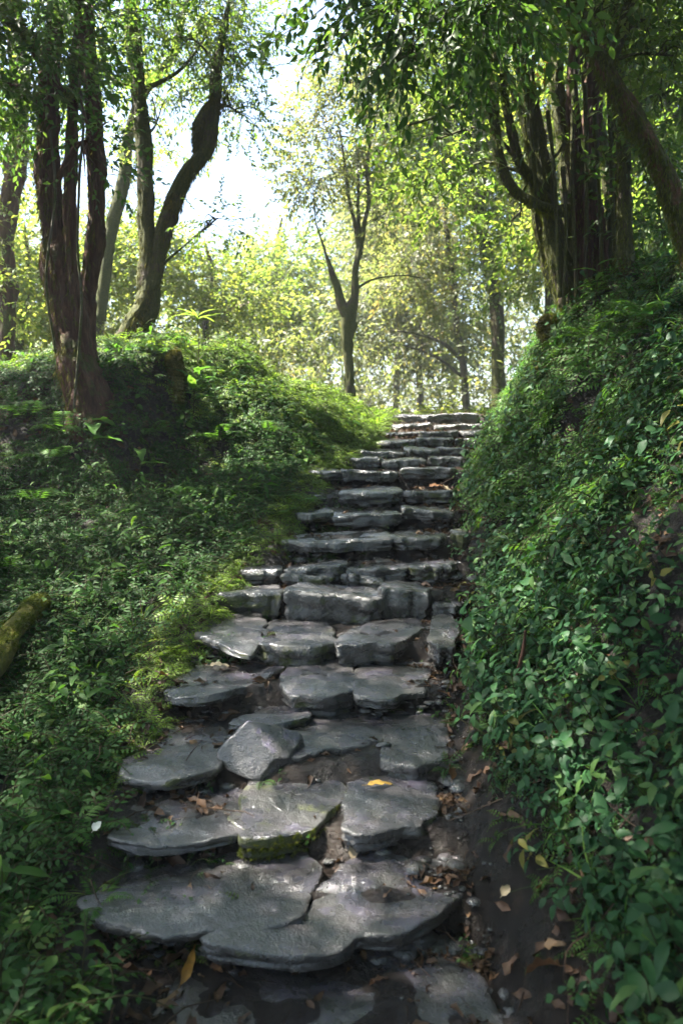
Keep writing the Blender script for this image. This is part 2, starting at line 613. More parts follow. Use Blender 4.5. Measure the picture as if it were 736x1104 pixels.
def bark_mat(name, c1, c2, c3, moss=.5, mc=((.03, .035, .009), (.075, .08, .018))):
    m, nt, out = new_mat(name)
    v = geopos(nt)
    mp = N(nt, 'ShaderNodeMapping')
    mp.inputs['Scale'].default_value = (1, 1, .16)
    nt.links.new(v, mp.inputs[0])
    n1 = noise(nt, 26, 6, .65, mp.outputs[0], .4)
    n2 = noise(nt, 3.2, 5, .6, v)
    col = ramp(nt, n1, [(.3, c1), (.52, c2), (.72, c3)])
    col = mixc(nt, math_(nt, 'MULTIPLY', n2, .6), col, c1)
    mmask = ramp(nt, math_(nt, 'ADD', noise(nt, 2.3, 7, .72, v), (moss - .5) * .5), [(.48, g3(0)), (.56, g3(1))])
    mossc = ramp(nt, noise(nt, 40, 5, .65, v), [(.3, mc[0]), (.7, mc[1])])
    col = mixc(nt, mmask, col, mossc)
    p = N(nt, 'ShaderNodeBsdfPrincipled')
    p.inputs['Roughness'].default_value = .8
    p.inputs['Specular IOR Level'].default_value = .25
    nt.links.new(col, p.inputs['Base Color'])
    h = math_(nt, 'ADD', n1, math_(nt, 'MULTIPLY', noise(nt, 70, 4, .6, v), .35))
    b = bump(nt, h, .9, .03)
    nt.links.new(b.outputs[0], p.inputs['Normal'])
    nt.links.new(p.outputs[0], out.inputs[0])
    return m


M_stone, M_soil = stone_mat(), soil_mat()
M_boulder = stone_mat('lit_rock', 4.2)  # slate lightened to paint in the light falling on the boulder
M_barkred = bark_mat('red_fibrous_bark', (.035, .018, .012), (.085, .04, .026), (.17, .085, .055), .38)
M_barkmoss = bark_mat('mossy_bark', (.03, .022, .015), (.065, .048, .03), (.11, .085, .055), .68)
M_barkpeel = bark_mat('peeling_red_bark', (.05, .024, .015), (.15, .07, .042), (.3, .17, .11), .62)
M_barkgrey = bark_mat('grey_bark', (.06, .05, .04), (.11, .095, .075), (.17, .15, .12), .5)
M_log = bark_mat('moss_log', (.04, .035, .012), (.08, .08, .02), (.12, .11, .03), .95, ((.06, .06, .01), (.17, .15, .02)))

# ------------------------------------------------------------------ terrain
SY = [2.87, 3.19, 3.65, 4.36, 4.98, 5.57, 5.96, 6.30, 6.84, 7.45, 8.0, 8.5, 9.0, 9.45, 9.9, 10.5, 11.2]
SV = [985, 906, 832, 748, 692, 640, 611, 580, 553, 529, 507, 495, 484, 473.5, 465, 457, 447]
SZ = [at(368, v, y)[2] for v, y in zip(SV, SY)]
LX = np.array([-.92, -.92, -.97, -.98, -.98, -.84, -.76, -.5, -.4, -.24, -.21, .05, .18, .38, .5, .62, .74])
RX = np.array([.55, .47, .5, .54, .68, .8, .88, .84, .97, .99, 1.18, 1.3, 1.5, 1.66, 1.76, 1.9, 2.04])
ys_k = np.array([-30, 0, 1.8] + SY + [13, 16, 30, 60])
zs_k = np.array([SZ[0] - .45, SZ[0] - .25, SZ[0] - .17] + [z - .06 for z in SZ] + [SZ[-1], SZ[-1] - .15, SZ[-1] - .8, SZ[-1] - .8])
lx_k = np.concatenate([[-.5, -.5, -.58], LX, [.9, 1.3, 2, 2]])
rx_k = np.concatenate([[.8, .7, .6], RX, [2.6, 3.4, 6, 6]])


def zs(y): return np.interp(y, ys_k, zs_k)
def xL(y): return np.interp(y, ys_k, lx_k)
def xR(y): return np.interp(y, ys_k, rx_k) + np.interp(y, [3, 4, 6], [.02, .1, .14])


stp_y = np.array(SY) + .07
def zstep(y):
    """treads of trodden soil under the stones"""
    y = np.asarray(y, float)
    z = np.full(y.shape, SZ[0] - .15) - np.clip(2.9 - y, 0, 40) * .03
    prev = SZ[0] - .15
    for a, b in zip(stp_y, SZ):
        z = z + (b - .018 - prev) * sst(a - .02, a + .1, y)
        prev = b - .018
    return np.where(y > 11.6, np.minimum(z, zs(y)), z)


MX = np.array([-14, -8, -5, -3.6, -2.8, -2.0, -1.3, -.7, -.1, .4, 2])
MA = np.array([.4, .45, .6, .8, 1.0, 1.1, .85, .5, .22, .05, 0])


def H(x, y):
    x = np.asarray(x, float); y = np.asarray(y, float)
    x, y = np.broadcast_arrays(x, y)
    l, r = xL(y), xR(y)
    jag = (vn(y * 2.1, x * 0 + 3.3, 0, 3) - .5) * .12
    inside = sst(-.06, .1, x - l + jag) * sst(-.06, .08, r - x + jag)
    zb = zs(y) + 0 * x
    zp = zstep(y + (fbm(x * 4, y * 2, 0, 9, 3) - .5) * .12) + (fbm(x * 6, y * 6, 0, 8, 4) - .5) * .085
    # left side
    dl = np.clip(l - x, 0, None)
    bumpn = (fbm(x * .9, y * .9, 0, 21, 4) - .5)
    fr = sst(7.5, 8.9, y + (vn(x * 1.3, y * 0 + 1, 0, 5) - .5) * .9 + np.clip(-x - 3, 0, 3) * .25)
    A = np.interp(x, MX, MA) * fr * (1 - .75 * sst(10.2, 14, y)) * sst(.05, .75, dl)
    # undercut-ish roughness on the mound face
    A = A * (1 + .6 * (fbm(x * 2.2, y * 2.2, 0, 33, 3) - .5))
    zl = zb + A + bumpn * .42 * sst(0, 1.2, dl) - .1 * sst(.1, .6, dl) * (1 - sst(6, 8, y)) \
        + .12 * np.clip(dl - 1.6, 0, 6) * (1 - sst(7, 10, y)) + .025 * np.clip(dl - 8, 0, 60)
    # right bank
    dr = np.clip(x - r, 0, None)
    sl = np.interp(y, [0, 4.5, 8, 11], [1.15, 1.2, 1.5, 1.5])
    top = 1.85 + .25 * bumpn
    k = sl * dr
    hb = np.where(k < top - .5, k, top - .5 + .75 * (1 - np.exp(-(k - top + .5) / .75)))
    hb = hb + .05 * np.clip(dr - 2.2, 0, 8)
    hb = hb * (1 - .8 * sst(11.3, 15, y))
    rough = (fbm(x * 1.7 + 3, y * 1.7, 0, 41, 4) - .5)
    zr = zb + hb + rough * .85 * sst(.1, .9, dr) - .02
    z = np.where(x < (l + r) / 2, zl, zr)
    z = z * (1 - inside) + zp * inside
    z = z + (fbm(x * 7, y * 7, 0, 51, 3) - .5) * .05
    return z


def seg(a, b, s): return list(np.arange(a, b, s))


gx = seg(-160, -40, 12) + seg(-40, -10, 2) + seg(-10, -4, .25) + seg(-4, -1.3, .06) + seg(-1.3, 2.4, .028) + seg(2.4, 5, .07) + seg(5, 12, .35) + seg(12, 40, 2.5) + seg(40, 161, 12)
gy = seg(-60, -6, 6) + seg(-6, 1.6, .2) + seg(1.6, 9.0, .028) + seg(9.0, 12.4, .045) + seg(12.4, 18, .2) + seg(18, 50, 1.5) + seg(50, 220, 10)
GX, GY = np.meshgrid(np.array(gx), np.array(gy))
GZ = H(GX, GY)
nx, ny = len(gx), len(gy)
ii = (np.arange(ny - 1)[:, None] * nx + np.arange(nx - 1)[None]).ravel()
ground = mk_obj('ground', np.column_stack([GX.ravel(), GY.ravel(), GZ.ravel()]), [np.stack([ii, ii + 1, ii + nx + 1, ii + nx], -1)], M_soil,
                rnd=(sst(-.15, .1, GX - xL(GY)) * sst(-.6, -.3, xR(GY) - GX) * (1 - sst(9, 12, GY))).ravel())
tag(ground, 'dark damp forest soil under the steps and the two green banks', 'ground', None, 'structure')


def grad(x, y, e=.06):
    gx_ = (H(x + e, y) - H(x - e, y)) / (2 * e)
    gy_ = (H(x, y + e) - H(x, y - e)) / (2 * e)
    return gx_, gy_


# ------------------------------------------------------------------ stones
def stone(name, poly, ztop, thick, label, moss=0.0, tilt=(0, 0), seed=0, amp=.012, pixel=True, inset=.03, bev=1.0, cat='stone step', group='stones of the stairway'):
    if pixel:
        P = np.array([onz(u, v, ztop)[:2] for u, v in poly])
    else:
        P = np.array(poly, float)
    c = P.mean(0)
    if pixel: P = np.array([[c[0] + (p[0] - c[0]) * 1.09, p[1] + (.2 if p[1] > c[1] else 0)] for p in P])
    n = 96
    # resample by arc length, slightly rounded corners
    Q = np.vstack([P, P[:1]])
    d = np.concatenate([[0], np.cumsum(np.linalg.norm(np.diff(Q, axis=0), axis=1))])
    s = np.linspace(0, d[-1], n, endpoint=False)
    O = np.column_stack([np.interp(s, d, Q[:, 0]), np.interp(s, d, Q[:, 1])])
    for _ in range(1):
        O = (np.roll(O, 1, 0) + 2 * O + np.roll(O, -1, 0)) / 4
    out = nrm(O - c)
    rk = np.random.RandomState(seed + 900)
    kn = 22
    kt = np.sort(rk.rand(kn)) * n
    kv = rk.uniform(-.028, .028, kn)
    jit = np.interp(np.arange(n), np.concatenate([[kt[-1] - n], kt, [kt[0] + n]]), np.concatenate([[kv[-1]], kv, [kv[0]]]))
    jit = jit + (fbm(O[:, 0] * 9, O[:, 1] * 9, seed * 3.1, seed, 4) - .5) * .05 + .008
    O = O + out * jit[:, None]
    size = np.linalg.norm(O - c, axis=1).mean()
    V = [np.array([[c[0], c[1], 0]])]
    def topz(xy, edge):
        w = (fbm(xy[:, 0] * 2.4, xy[:, 1] * 2.4, seed, seed + 3, 4) - .5) * 2 * amp * 1.8
        w = w + (fbm(xy[:, 0] * 14, xy[:, 1] * 14, seed, seed + 9, 3) - .5) * amp * 1.0
        lay = vn(xy[:, 0] * 3.1, xy[:, 1] * 5.0, seed * 1.7, seed + 5)
        w = w - .010 * sst(.56, .6, lay) - .008 * sst(.70, .73, lay)
        w = w + tilt[0] * (xy[:, 0] - c[0]) + tilt[1] * (xy[:, 1] - c[1])
        return w + edge
    rings = [(.12, 0), (.25, 0), (.38, 0), (.5, 0), (.61, 0), (.71, 0), (.8, 0), (.88, 0), (.94, -.001 * bev), (.972, -.002 * bev * bev), (.99, -.005 * bev), (1.0, -.012 * bev)]
    for f, e in rings:
        xy = c + (O - c) * f
        V.append(np.column_stack([xy, topz(xy, e)]))
    edge = V[-1]
    V[0][0, 2] = V[1][:, 2].mean()
    for kf, q in enumerate((.12, .26, .4, .55, .7, .85, 1.0)):
        ang = np.arange(n) / n * 9
        lay = (vn(O[:, 0] * 6, O[:, 1] * 6, q * 7 + seed, seed + 31) - .5) * .05
        ins = inset * 1.6 * q ** 1.2 - lay * (q > .05) * 1.2
        xy = O - out * ins[:, None]
        V.append(np.column_stack([xy, edge[:, 2] * (1 - q * .7) - .016 * (1 - q) - thick * q]))
    m = len(V) - 1
    V.append(np.array([[c[0], c[1], -thick]]))
    VV = np.vstack(V)
    j = np.arange(n); k = (j + 1) % n
    Ft = [np.stack([np.zeros(n, int), 1 + j, 1 + k], -1)]
    Fq = []
    for r_ in range(m - 1):
        a = 1 + r_ * n
        Fq.append(np.stack([a + j, a + n + j, a + n + k, a + k], -1))
    a = 1 + (m - 1) * n
    Ft.append(np.stack([a + j, np.full(n, len(VV) - 1), a + k], -1))
    # orientation check (polygon may be clockwise)
    area = np.sum(O[:, 0] * np.roll(O[:, 1], -1) - np.roll(O[:, 0], -1) * O[:, 1])
    Fq, Ft = np.vstack(Fq), np.vstack(Ft)
    if area < 0: Fq, Ft = Fq[:, ::-1], Ft[:, ::-1]
    VV = VV - np.array([c[0], c[1], -thick])
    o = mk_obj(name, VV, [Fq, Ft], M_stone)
    o.location = (float(c[0]), float(c[1]), float(ztop - thick))
    tag(o, label, cat, group)
    o['moss_amount'] = float(moss)
    return o


z = SZ
# --- lowest rock sheet
stone('rock_slab', [(150, 1150), (200, 1085), (262, 1052), (330, 1040), (405, 1046), (470, 1062), (520, 1090), (560, 1150), (380, 1180)], z[0] - .16, .12,
      'wide wet rock sheet below the lowest step, cut off by the photo bottom', 0, (0, .02), 1, .016, cat='rock')
# --- step 1
stone('step_slab', [(91, 973), (120, 962), (153, 954), (256, 938), (322, 946), (340, 962), (318, 985), (263, 1002), (197, 999), (139, 993), (102, 980)], z[0] + .012, .065,
      'long flat slab forming the left half of the lowest step', .1, (.01, .02), 2, .015)
stone('step_slab', [(230, 1010), (271, 1001), (322, 990), (365, 968), (395, 945), (470, 940), (540, 950), (552, 968), (500, 986), (432, 998), (388, 1005), (370, 1020), (322, 1025), (278, 1022), (234, 1018)], z[0] - .005, .085,
      'broad shiny slab forming the right half of the lowest step', 0, (-.01, .03), 3, .015)
# --- step 2
stone('step_slab', [(122, 900), (135, 883), (175, 866), (256, 862), (272, 880), (262, 896), (225, 905), (175, 909), (135, 906)], z[1] + .005, .055,
      'thin grey slab at the left end of the second lowest step', .15, (0, .01), 4)
mossy_block = stone('step_slab', [(258, 880), (268, 860), (322, 846), (360, 858), (367, 874), (335, 888), (295, 896), (270, 899)], z[1] + .012, .14,
      'thick block with a sunlit moss patch on its front, middle of second lowest step', .75, (0, .02), 5)
stone('step_slab', [(377, 868), (403, 855), (432, 847), (463, 852), (475, 865), (463, 878), (425, 890), (383, 897), (373, 885)], z[1] + .02, .1,
      'rounded smooth slab at the right end of the second lowest step', 0, (-.02, .03), 6)
# --- step 3
stone('step_slab', [(135, 830), (139, 812), (168, 799), (227, 797), (240, 812), (225, 830), (183, 838), (153, 837)], z[2], .065,
      'short grey slab with mossy left end, left of the pale tilted boulder', .3, (.03, .02), 7)
stone('step_slab', [(280, 792), (322, 778), (388, 772), (408, 784), (404, 797), (373, 806), (329, 811), (300, 808)], z[2] + .015, .11,
      'rounded gleaming slab right behind the pale tilted boulder', .1, (0, .03), 8)
stone('step_slab', [(414, 795), (425, 777), (469, 769), (481, 788), (477, 812), (447, 822), (417, 816)], z[2] + .01, .12,
      'flat wet slab right of the gleaming slab on the boulder step', 0, (-.03, .04), 9)
# --- little slab between 3 and 4
stone('step_slab', [(250, 777), (300, 760), (328, 762), (330, 772), (275, 781)], z[2] + .07, .06,
      'small low slab tucked under the front of the fourth lowest step', .3, (0, .02), 10)
# --- step 4
stone('step_slab', [(176, 744), (191, 731), (227, 723), (284, 719), (297, 731), (262, 741), (222, 748), (191, 749)], z[3], .07,
      'long thin slab overhanging at the left end of the fourth lowest step', .2, (.01, .02), 11)
stone('step_slab', [(302, 736), (310, 724), (351, 718), (378, 724), (381, 737), (356, 744), (315, 746)], z[3] + .015, .15,
      'thick rounded block in the middle of the fourth lowest step', .25, (0, .03), 12)
stone('step_slab', [(382, 741), (392, 724), (439, 718), (467, 730), (456, 741), (418, 749), (387, 748)], z[3] - .0, .085,
      'flat wet slab at the right end of the fourth lowest step', 0, (-.02, .02), 13)
# --- step 5
stone('step_slab', [(188, 674), (237, 669), (276, 672), (285, 684), (268, 698), (243, 693), (215, 683)], z[4] + .02, .07,
      'tilted triangular slab pointing left into the green bed', .35, (.02, .08), 14)
stone('step_slab', [(272, 690), (294, 677), (351, 679), (361, 690), (338, 695), (290, 695)], z[4] + .005, .2,
      'moss faced block beside the tilted triangular slab', .5, (0, .02), 15)
stone('step_slab', [(361, 690), (403, 677), (449, 673), (457, 685), (420, 692), (367, 695)], z[4] + .01, .15,
      'long dark slab right of the moss faced block, curving up at its end', .1, (.02, .02), 16)
stone('rock', [(464, 688), (470, 675), (486, 668), (497, 680), (490, 692), (474, 695)], z[4] + .03, .14,
      'dark rounded rock at the foot of the right bank beside the fifth step', .2, (-.05, .05), 17, .02, cat='rock')


def edge_stone(i, u0, u1, dv, depth, thick, label, moss=.1, seed=0, yo=0.0, name='step_slab', v=None, cat='stone step'):
    """stone whose front top edge spans u0..u1 on step i; dv raises it (photo px)"""
    Y = SY[i] + yo
    zt = at(368, (v if v is not None else SV[i]) - dv, Y)[2]
    x0, x1 = (u0 - 368) / F * Y, (u1 - 368) / F * Y
    rs = np.random.RandomState(seed)
    w = x1 - x0
    e = rs.uniform(-.05, .05, 8)
    poly = [(x0, Y + .02 + e[0]), (x0 + w * .2, Y + e[1] * .6), (x0 + w * .55, Y - .015 + e[2] * .6), (x0 + w * .85, Y + e[3] * .6), (x1, Y + .03 + e[4]),
            (x1 - .01, Y + depth * .6), (x1 - w * .12, Y + depth + e[5]), (x0 + w * .5, Y + depth + e[6] * 1.5), (x0 + w * .1, Y + depth + e[7]), (x0 + .01, Y + depth * .5)]
    return stone(name, poly, zt, thick, label, moss, (rs.uniform(-.07, .07), rs.uniform(-.02, .05)), seed, .02, False, .03, 2.2, cat=cat)


E = edge_stone
# step 6
E(5, 237, 305, 0, .34, .17, 'low block with green sides at the left end of the sixth lowest step', .45, 20, .03)
E(5, 308, 412, 3, .36, .26, 'big tall dark block in the middle of the sixth lowest step', .2, 21)
E(5, 411, 463, 5, .36, .28, 'dark block right of the big tall block', .1, 22, .04)
E(5, 465, 500, -10, .3, .12, 'half buried dark stone in the mud right of the sixth step', .1, 220, .06)
# ledge between 6 and 7
E(6, 306, 362, -11, .2, .07, 'small ledge stone at the left under the front of the seventh step', .4, 23, -.05)
E(6, 366, 415, -10, .2, .08, 'small ledge stone at the right under the front of the seventh step', .3, 24, -.05)
# step 7
E(6, 254, 303, -1, .32, .12, 'pale narrow slab at the far left of the seventh step, grass behind it', .35, 25)
E(6, 306, 372, 1, .32, .14, 'straight slab left of centre on the seventh step', .1, 26, .02)
E(6, 374, 441, 2, .32, .13, 'straight slab right of centre on the seventh step', .1, 27, .0)
E(6, 444, 491, 3, .3, .12, 'green tinged broken slab at the right end of the seventh step', .5, 28, .03)
# step 8
E(7, 301, 424, 0, .42, 0.10, 'longest bright slab, low on the upper flight, with a brown leaf lying behind it', .1, 29)
E(7, 424, 483, 3, .42, 0.11, 'short dark slab joined to the right of the longest bright slab', .1, 30, .02)
stone('rock', [((487 - 368) / F * 6.4, 6.38), ((497 - 368) / F * 6.4, 6.3), ((509 - 368) / F * 6.4, 6.4), ((505 - 368) / F * 6.5, 6.6), ((490 - 368) / F * 6.5, 6.58)], z[7] + .05, .16,
      'round moss covered rock at the right edge beside the longest bright slab', .9, (0, 0), 31, .02, False, cat='rock')
# step 9
E(8, 317, 357, 1, .45, 0.08, 'mossy stub of slab at the left end of the ninth step', .45, 32, .02)
E(8, 358, 433, 0, .45, 0.11, 'curved grey slab in the middle of the ninth step', .1, 33)
E(8, 433, 490, 5, .45, 0.09, 'grey slab rising to the right on the ninth step', .1, 34, .03)
# step 10
E(9, 365, 435, 1, .42, 0.12, 'dark arched slab on the tenth step left of an upright pale leaf', .15, 35)
E(9, 436, 494, 0, .42, 0.11, 'slab with a mossy edge and pale leaves on the tenth step', .35, 36, .02)
# step 11
E(10, 334, 370, 0, .4, 0.09, 'green topped stone at the left end of the eleventh step', .6, 37, .03)
E(10, 370, 432, 0, .4, 0.11, 'long dark block left of centre on the eleventh step', .15, 38)
E(10, 433, 493, 3, .4, 0.11, 'dark block at the right of the eleventh step', .15, 39, .03)
# step 12
E(11, 378, 412, 1, .36, .12, 'small slab at the left of the twelfth step', .25, 40)
E(11, 410, 460, -1, .36, .14, 'lens shaped slab in the middle of the twelfth step', .05, 41, -.03)
E(11, 463, 497, 3, .36, .14, 'tilted slab at the right of the twelfth step', .1, 42, .03)
# step 13
E(12, 389, 434, 0, .36, .13, 'grey block at the left of the thirteenth step', .15, 43)
E(12, 436, 471, 1, .36, .14, 'pale rounded block in the middle of the thirteenth step', .05, 44, -.02)
E(12, 474, 506, 2, .36, .13, 'dark block at the right of the thirteenth step', .15, 45, .03)
# step 14
E(13, 404, 447, -1, .36, .12, 'dark slab at the left of the fourth step from the top', .15, 46)
E(13, 449, 490, 1, .36, .13, 'pale grey slab in the middle of the fourth step from the top', .05, 47, -.02)
E(13, 492, 524, 1, .36, .12, 'dark slab at the right of the fourth step from the top', .15, 48, .02)
# step 15
E(14, 415, 451, 0, .45, .12, 'narrow stone at the left of the third step from the top', .15, 49)
E(14, 453, 492, 1, .45, .13, 'pale stone in the middle of the third step from the top', .05, 50, -.03)
E(14, 494, 524, 0, .45, .12, 'stone at the right of the third step from the top', .15, 51, .02)
# step 16
E(15, 421, 464, 1, .5, .12, 'bright edged stone at the left of the second step from the top', .1, 52)
E(15, 466, 528, 0, .5, .13, 'wide stone at the right of the second step from the top', .1, 53, .02)
# step 17
E(16, 421, 517, 1, .5, .14, 'long brown beam-like stone across the very top of the stairs', .1, 54)

# tilted boulder on step 3, painted pale as if lit
def boulder():
    import bmesh
    a = onz(280, 830, z[2] - .06)
    bm = bmesh.new()
    bmesh.ops.create_icosphere(bm, subdivisions=5, radius=1)
    rs = np.random.RandomState(4)
    V = np.array([v.co[:] for v in bm.verts])
    # cut by planes to get flat facets
    planes = [((-.35, -.85, .42), .62), ((.25, -.45, .86), .58), ((.85, -.3, .3), .74), ((-.9, .1, .35), .68), ((0, .9, .3), .7), ((0, -.2, -1), .6), ((.6, -.78, .1), .78), ((-.15, .3, .94), .66)]
    for nv, d in planes:
        nv = nrm(np.array(nv))
        dist = V @ nv - d
        V = V - np.outer(np.clip(dist, 0, None) * .96, nv)
    V = V + nrm(V) * ((fbm(V[:, 0] * 3 + 7, V[:, 1] * 3, V[:, 2] * 3, 5, 4) - .5) * .12)[:, None]
    V = V * [.24, .17, .21]
    V = V @ roty(.35).T
    for v, c in zip(bm.verts, V): v.co = c
    me = bpy.data.meshes.new('boulder')
    bm.to_mesh(me); bm.free()
    me.polygons.foreach_set('use_smooth', [True] * len(me.polygons))
    me.materials.append(M_boulder)
    o = bpy.data.objects.new('boulder', me)
    COL.objects.link(o)
    o.location = (float(a[0]) , float(a[1]) + .08, z[2] + .0)
    o['moss_amount'] = .0
    tag(o, 'pale tilted boulder with flat facets standing on the third lowest step', 'boulder', 'stones of the stairway')
boulder()

# moss tuft on the sunlit block front
tuft = T()
for k in range(5):
    V, Fq = leaf_lo(.018, .004, .5, .1)
    tuft.add(V @ (rotz(k * 1.3) @ roty(-.9)).T, Fq, R.uniform(.2, .9))
tuft = tuft.done()


def fuzz(V, Vn, n, s, hang=0.0, tm=None):
    """tufts on surface points"""
    ix = R.randint(0, len(V), n)
    up = nrm(Vn[ix] + R.normal(0, .3, (n, 3)) + np.array([0, 0, -hang]))
    return scatter([tm or tuft], V[ix] + Vn[ix] * .002, basis_up(up, R.rand(n) * 6.3, s * R.uniform(.5, 1.5, n)))


def mesh_vn(o):
    n = len(o.data.vertices)
    co = np.zeros(n * 3); nn = np.zeros(n * 3)
    o.data.vertices.foreach_get('co', co)
    o.data.vertices.foreach_get('normal', nn)
    return co.reshape(-1, 3), nn.reshape(-1, 3)


co, nn = mesh_vn(mossy_block)
sel = (nn[:, 1] < -.3) & (co[:, 2] > .01) & (co[:, 2] < .12)
co, nn = co[sel], nn[sel]
co = co + R.normal(0, .006, co.shape)
V, Fs, r = fuzz(co, nn, 700, .7)
mo = bpy.data.objects.new('moss_patch', mk_mesh('moss_patch', V, Fs, M_moss, r))
COL.objects.link(mo); mo.parent = mossy_block

# ------------------------------------------------------------------ loose leaves, pebbles, twigs
def fallen(u, v, L, W, colr, label, yaw, pitch=0.0, roll=0.0, bend=.2, Y=None, lift=.012):
    if Y is None:
        # march the ray to the ground / steps
        d = ray(u, v)
        Y = None
        prev = None
        for yy in np.arange(2.0, 14, .01):
            p = np.array([0, 0, ZC]) + d * (yy / d[1])
            if p[2] < float(H(p[0], p[1])) + .05:
                Y = yy; break
        Y = Y or 6.0
    p = at(u, v, Y)
    V, Fq = leaf_hi(L, W, bend, .22, 8, .12)
    V = V - [L / 2, 0, 0]
    A = rotz(yaw) @ roty(-pitch) @ rotx(roll)
    V = V @ A.T
    top = V + [0, 0, .0006]
    n = len(V)
    o = mk_obj('fallen_leaf', np.vstack([top, V]), [Fq, Fq[:, ::-1] + n], M_lf[colr])
    o.location = (float(p[0]), float(p[1]), float(p[2] + lift))
    # a thin stalk
    sv, sf, _ = tube([V[1], V[1] - (A @ np.array([L * .22, 0, -.004]))], [.0012, .0008], 5, 3)
    s = bpy.data.objects.new('leaf_stalk', mk_mesh('leaf_stalk', sv, sf, M_lf[colr]))
    COL.objects.link(s); s.parent = o
    tag(o, label, 'leaf', 'fallen leaves lying about')
    return o


fallen(205, 1042, .15, .042, 'orange', 'long orange leaf standing on edge at bottom left of the lowest step', 1.2, .55, .9)
fallen(584, 1040, .14, .075, 'brown', 'big curled brown leaf in the mud at bottom right', 2.2, -.3, .5, .35)
fallen(410, 846, .13, .04, 'yellow', 'yellow leaf on the rounded slab of the second lowest step', .35, .05, .2)
fallen(105, 893, .05, .04, 'white', 'small white petal at the left end of the second lowest step', 1, .6, .4)
fallen(354, 566, .2, .06, 'brown', 'large brown leaf lying behind the longest bright slab', 2.6, .1, .3, .25)
fallen(438, 533, .09, .045, 'pale', 'pale leaf standing upright between two slabs high on the stairs', 1.4, 1.1, .3)
fallen(481, 527, .14, .06, 'pale', 'pale leaf with raised tip at the right of the tenth step', 1.8, .7, .4)
fallen(470, 524, .16, .06, 'brown', 'brown leaf beside the pale leaf with raised tip', .4, .2, .4)
fallen(299, 716, .11, .055, 'brown', 'rust brown leaf just behind the fourth lowest step', .3, .3, .5, .35)
fallen(237, 718, .12, .05, 'pale', 'tan leaf at the left behind the fourth lowest step', .2, .1, .2)
fallen(600, 673, .09, .05, 'brown', 'reddish brown leaf caught high on the right bank', 1.2, .7, .2, Y=4.3, lift=.08)
fallen(632, 643, .06, .035, 'red', 'small red leaf among the herbs of the right bank', .3, .3, .3, Y=4.5, lift=.1)
fallen(380, 916, .11, .045, 'pale', 'pale leaf standing in the mud under the mossy block', 1.5, .9, .4)
fallen(487, 832, .12, .05, 'brown', 'brown leaf leaning on the mud at right of the third step', 1.4, .5, .6)
fallen(232, 1047, .05, .035, 'brown', 'little brown leaf near the long orange leaf', 2.4, .1, .1)
fallen(545, 962, .07, .04, 'pale', 'faded leaf at the right end of the lowest step', .9, .3, .3)
fallen(478, 748, .1, .045, 'brown', 'dark leaf at right of the fourth lowest step', 2.1, .2, .4)
fallen(262, 706, .09, .04, 'pale', 'light curled leaf below the tilted triangular slab', 1.1, .4, .3)

litter_t = []
for k in range(6):
    L = R.uniform(.04, .09)
    V, Fq = leaf_hi(L, L * R.uniform(.35, .55), R.uniform(-.2, .5), R.uniform(.1, .5), 4, .25)
    t = T(); t.add(V - [L / 2, 0, 0], Fq, R.uniform(.3, .8)); litter_t.append(t.done())
twig_t = []
for k in range(3):
    L = R.uniform(.08, .2)
    t = T(); stem_strip(t, np.array([[0, 0, .004], [L * .5, R.uniform(-.02, .02), .01], [L, R.uniform(-.03, .03), .004]]), .0025); twig_t.append(t.done())
# on the path
n = 5200
yy = R.uniform(2.0, 12.6, n); ll, rr_ = xL(yy), xR(yy)
side = R.rand(n)
xx = np.where(side < .45, rr_ - np.abs(R.normal(0, .16, n)), ll - .1 + R.rand(n) * (rr_ - ll + .2))
nu = vn(xx * 3, yy * 3, 0, 77); kp = nu > .42
xx, yy = xx[kp], yy[kp]
# pushed up to the risers: fronts of the next step
fr = R.rand(len(yy)) < .5
ni = np.clip(np.searchsorted(np.array(SY), yy), 0, len(SY) - 1)
yy = np.where(fr, np.array(SY)[ni] - np.abs(R.normal(.0, .06, len(yy))), yy)
P = np.column_stack([xx, yy, H(xx, yy) + .006])
up = np.column_stack([R.normal(0, .35, len(xx)), R.normal(0, .35, len(xx)), np.ones(len(xx))])
V1, F1, r1 = scatter(litter_t + twig_t, P, basis_up(up, R.rand(len(xx)) * 6.3, R.uniform(.35, .85, len(xx))))
mb = MB(); mb.add(V1, F1, r1)
# on the banks and mound, and the dry slope left of the stair top
n = 15000
xx = np.concatenate([R.uniform(-5, -.4, n // 2), R.uniform(.6, 3.4, n // 4), R.uniform(-1.6, 1.1, n // 4)])
yy = np.concatenate([R.uniform(1.8, 11, n // 2), R.uniform(1.8, 11.5, n // 4), R.uniform(9.8, 14, n // 4)])
P = np.column_stack([xx, yy, H(xx, yy) + .012])
a, b = grad(xx, yy)
up = np.column_stack([-a, -b, np.ones(n)]) + R.normal(0, .4, (n, 3))
V1, F1, r1 = scatter(litter_t + twig_t, P, basis_up(up, R.rand(n) * 6.3, R.uniform(.6, 1.4, n)))
mb.add(V1, F1, r1)
o = mb.build('leaf_litter', M_dry)
tag(o, 'scattered small dry brown leaves and twigs on soil and steps', 'leaf litter', None, 'stuff')

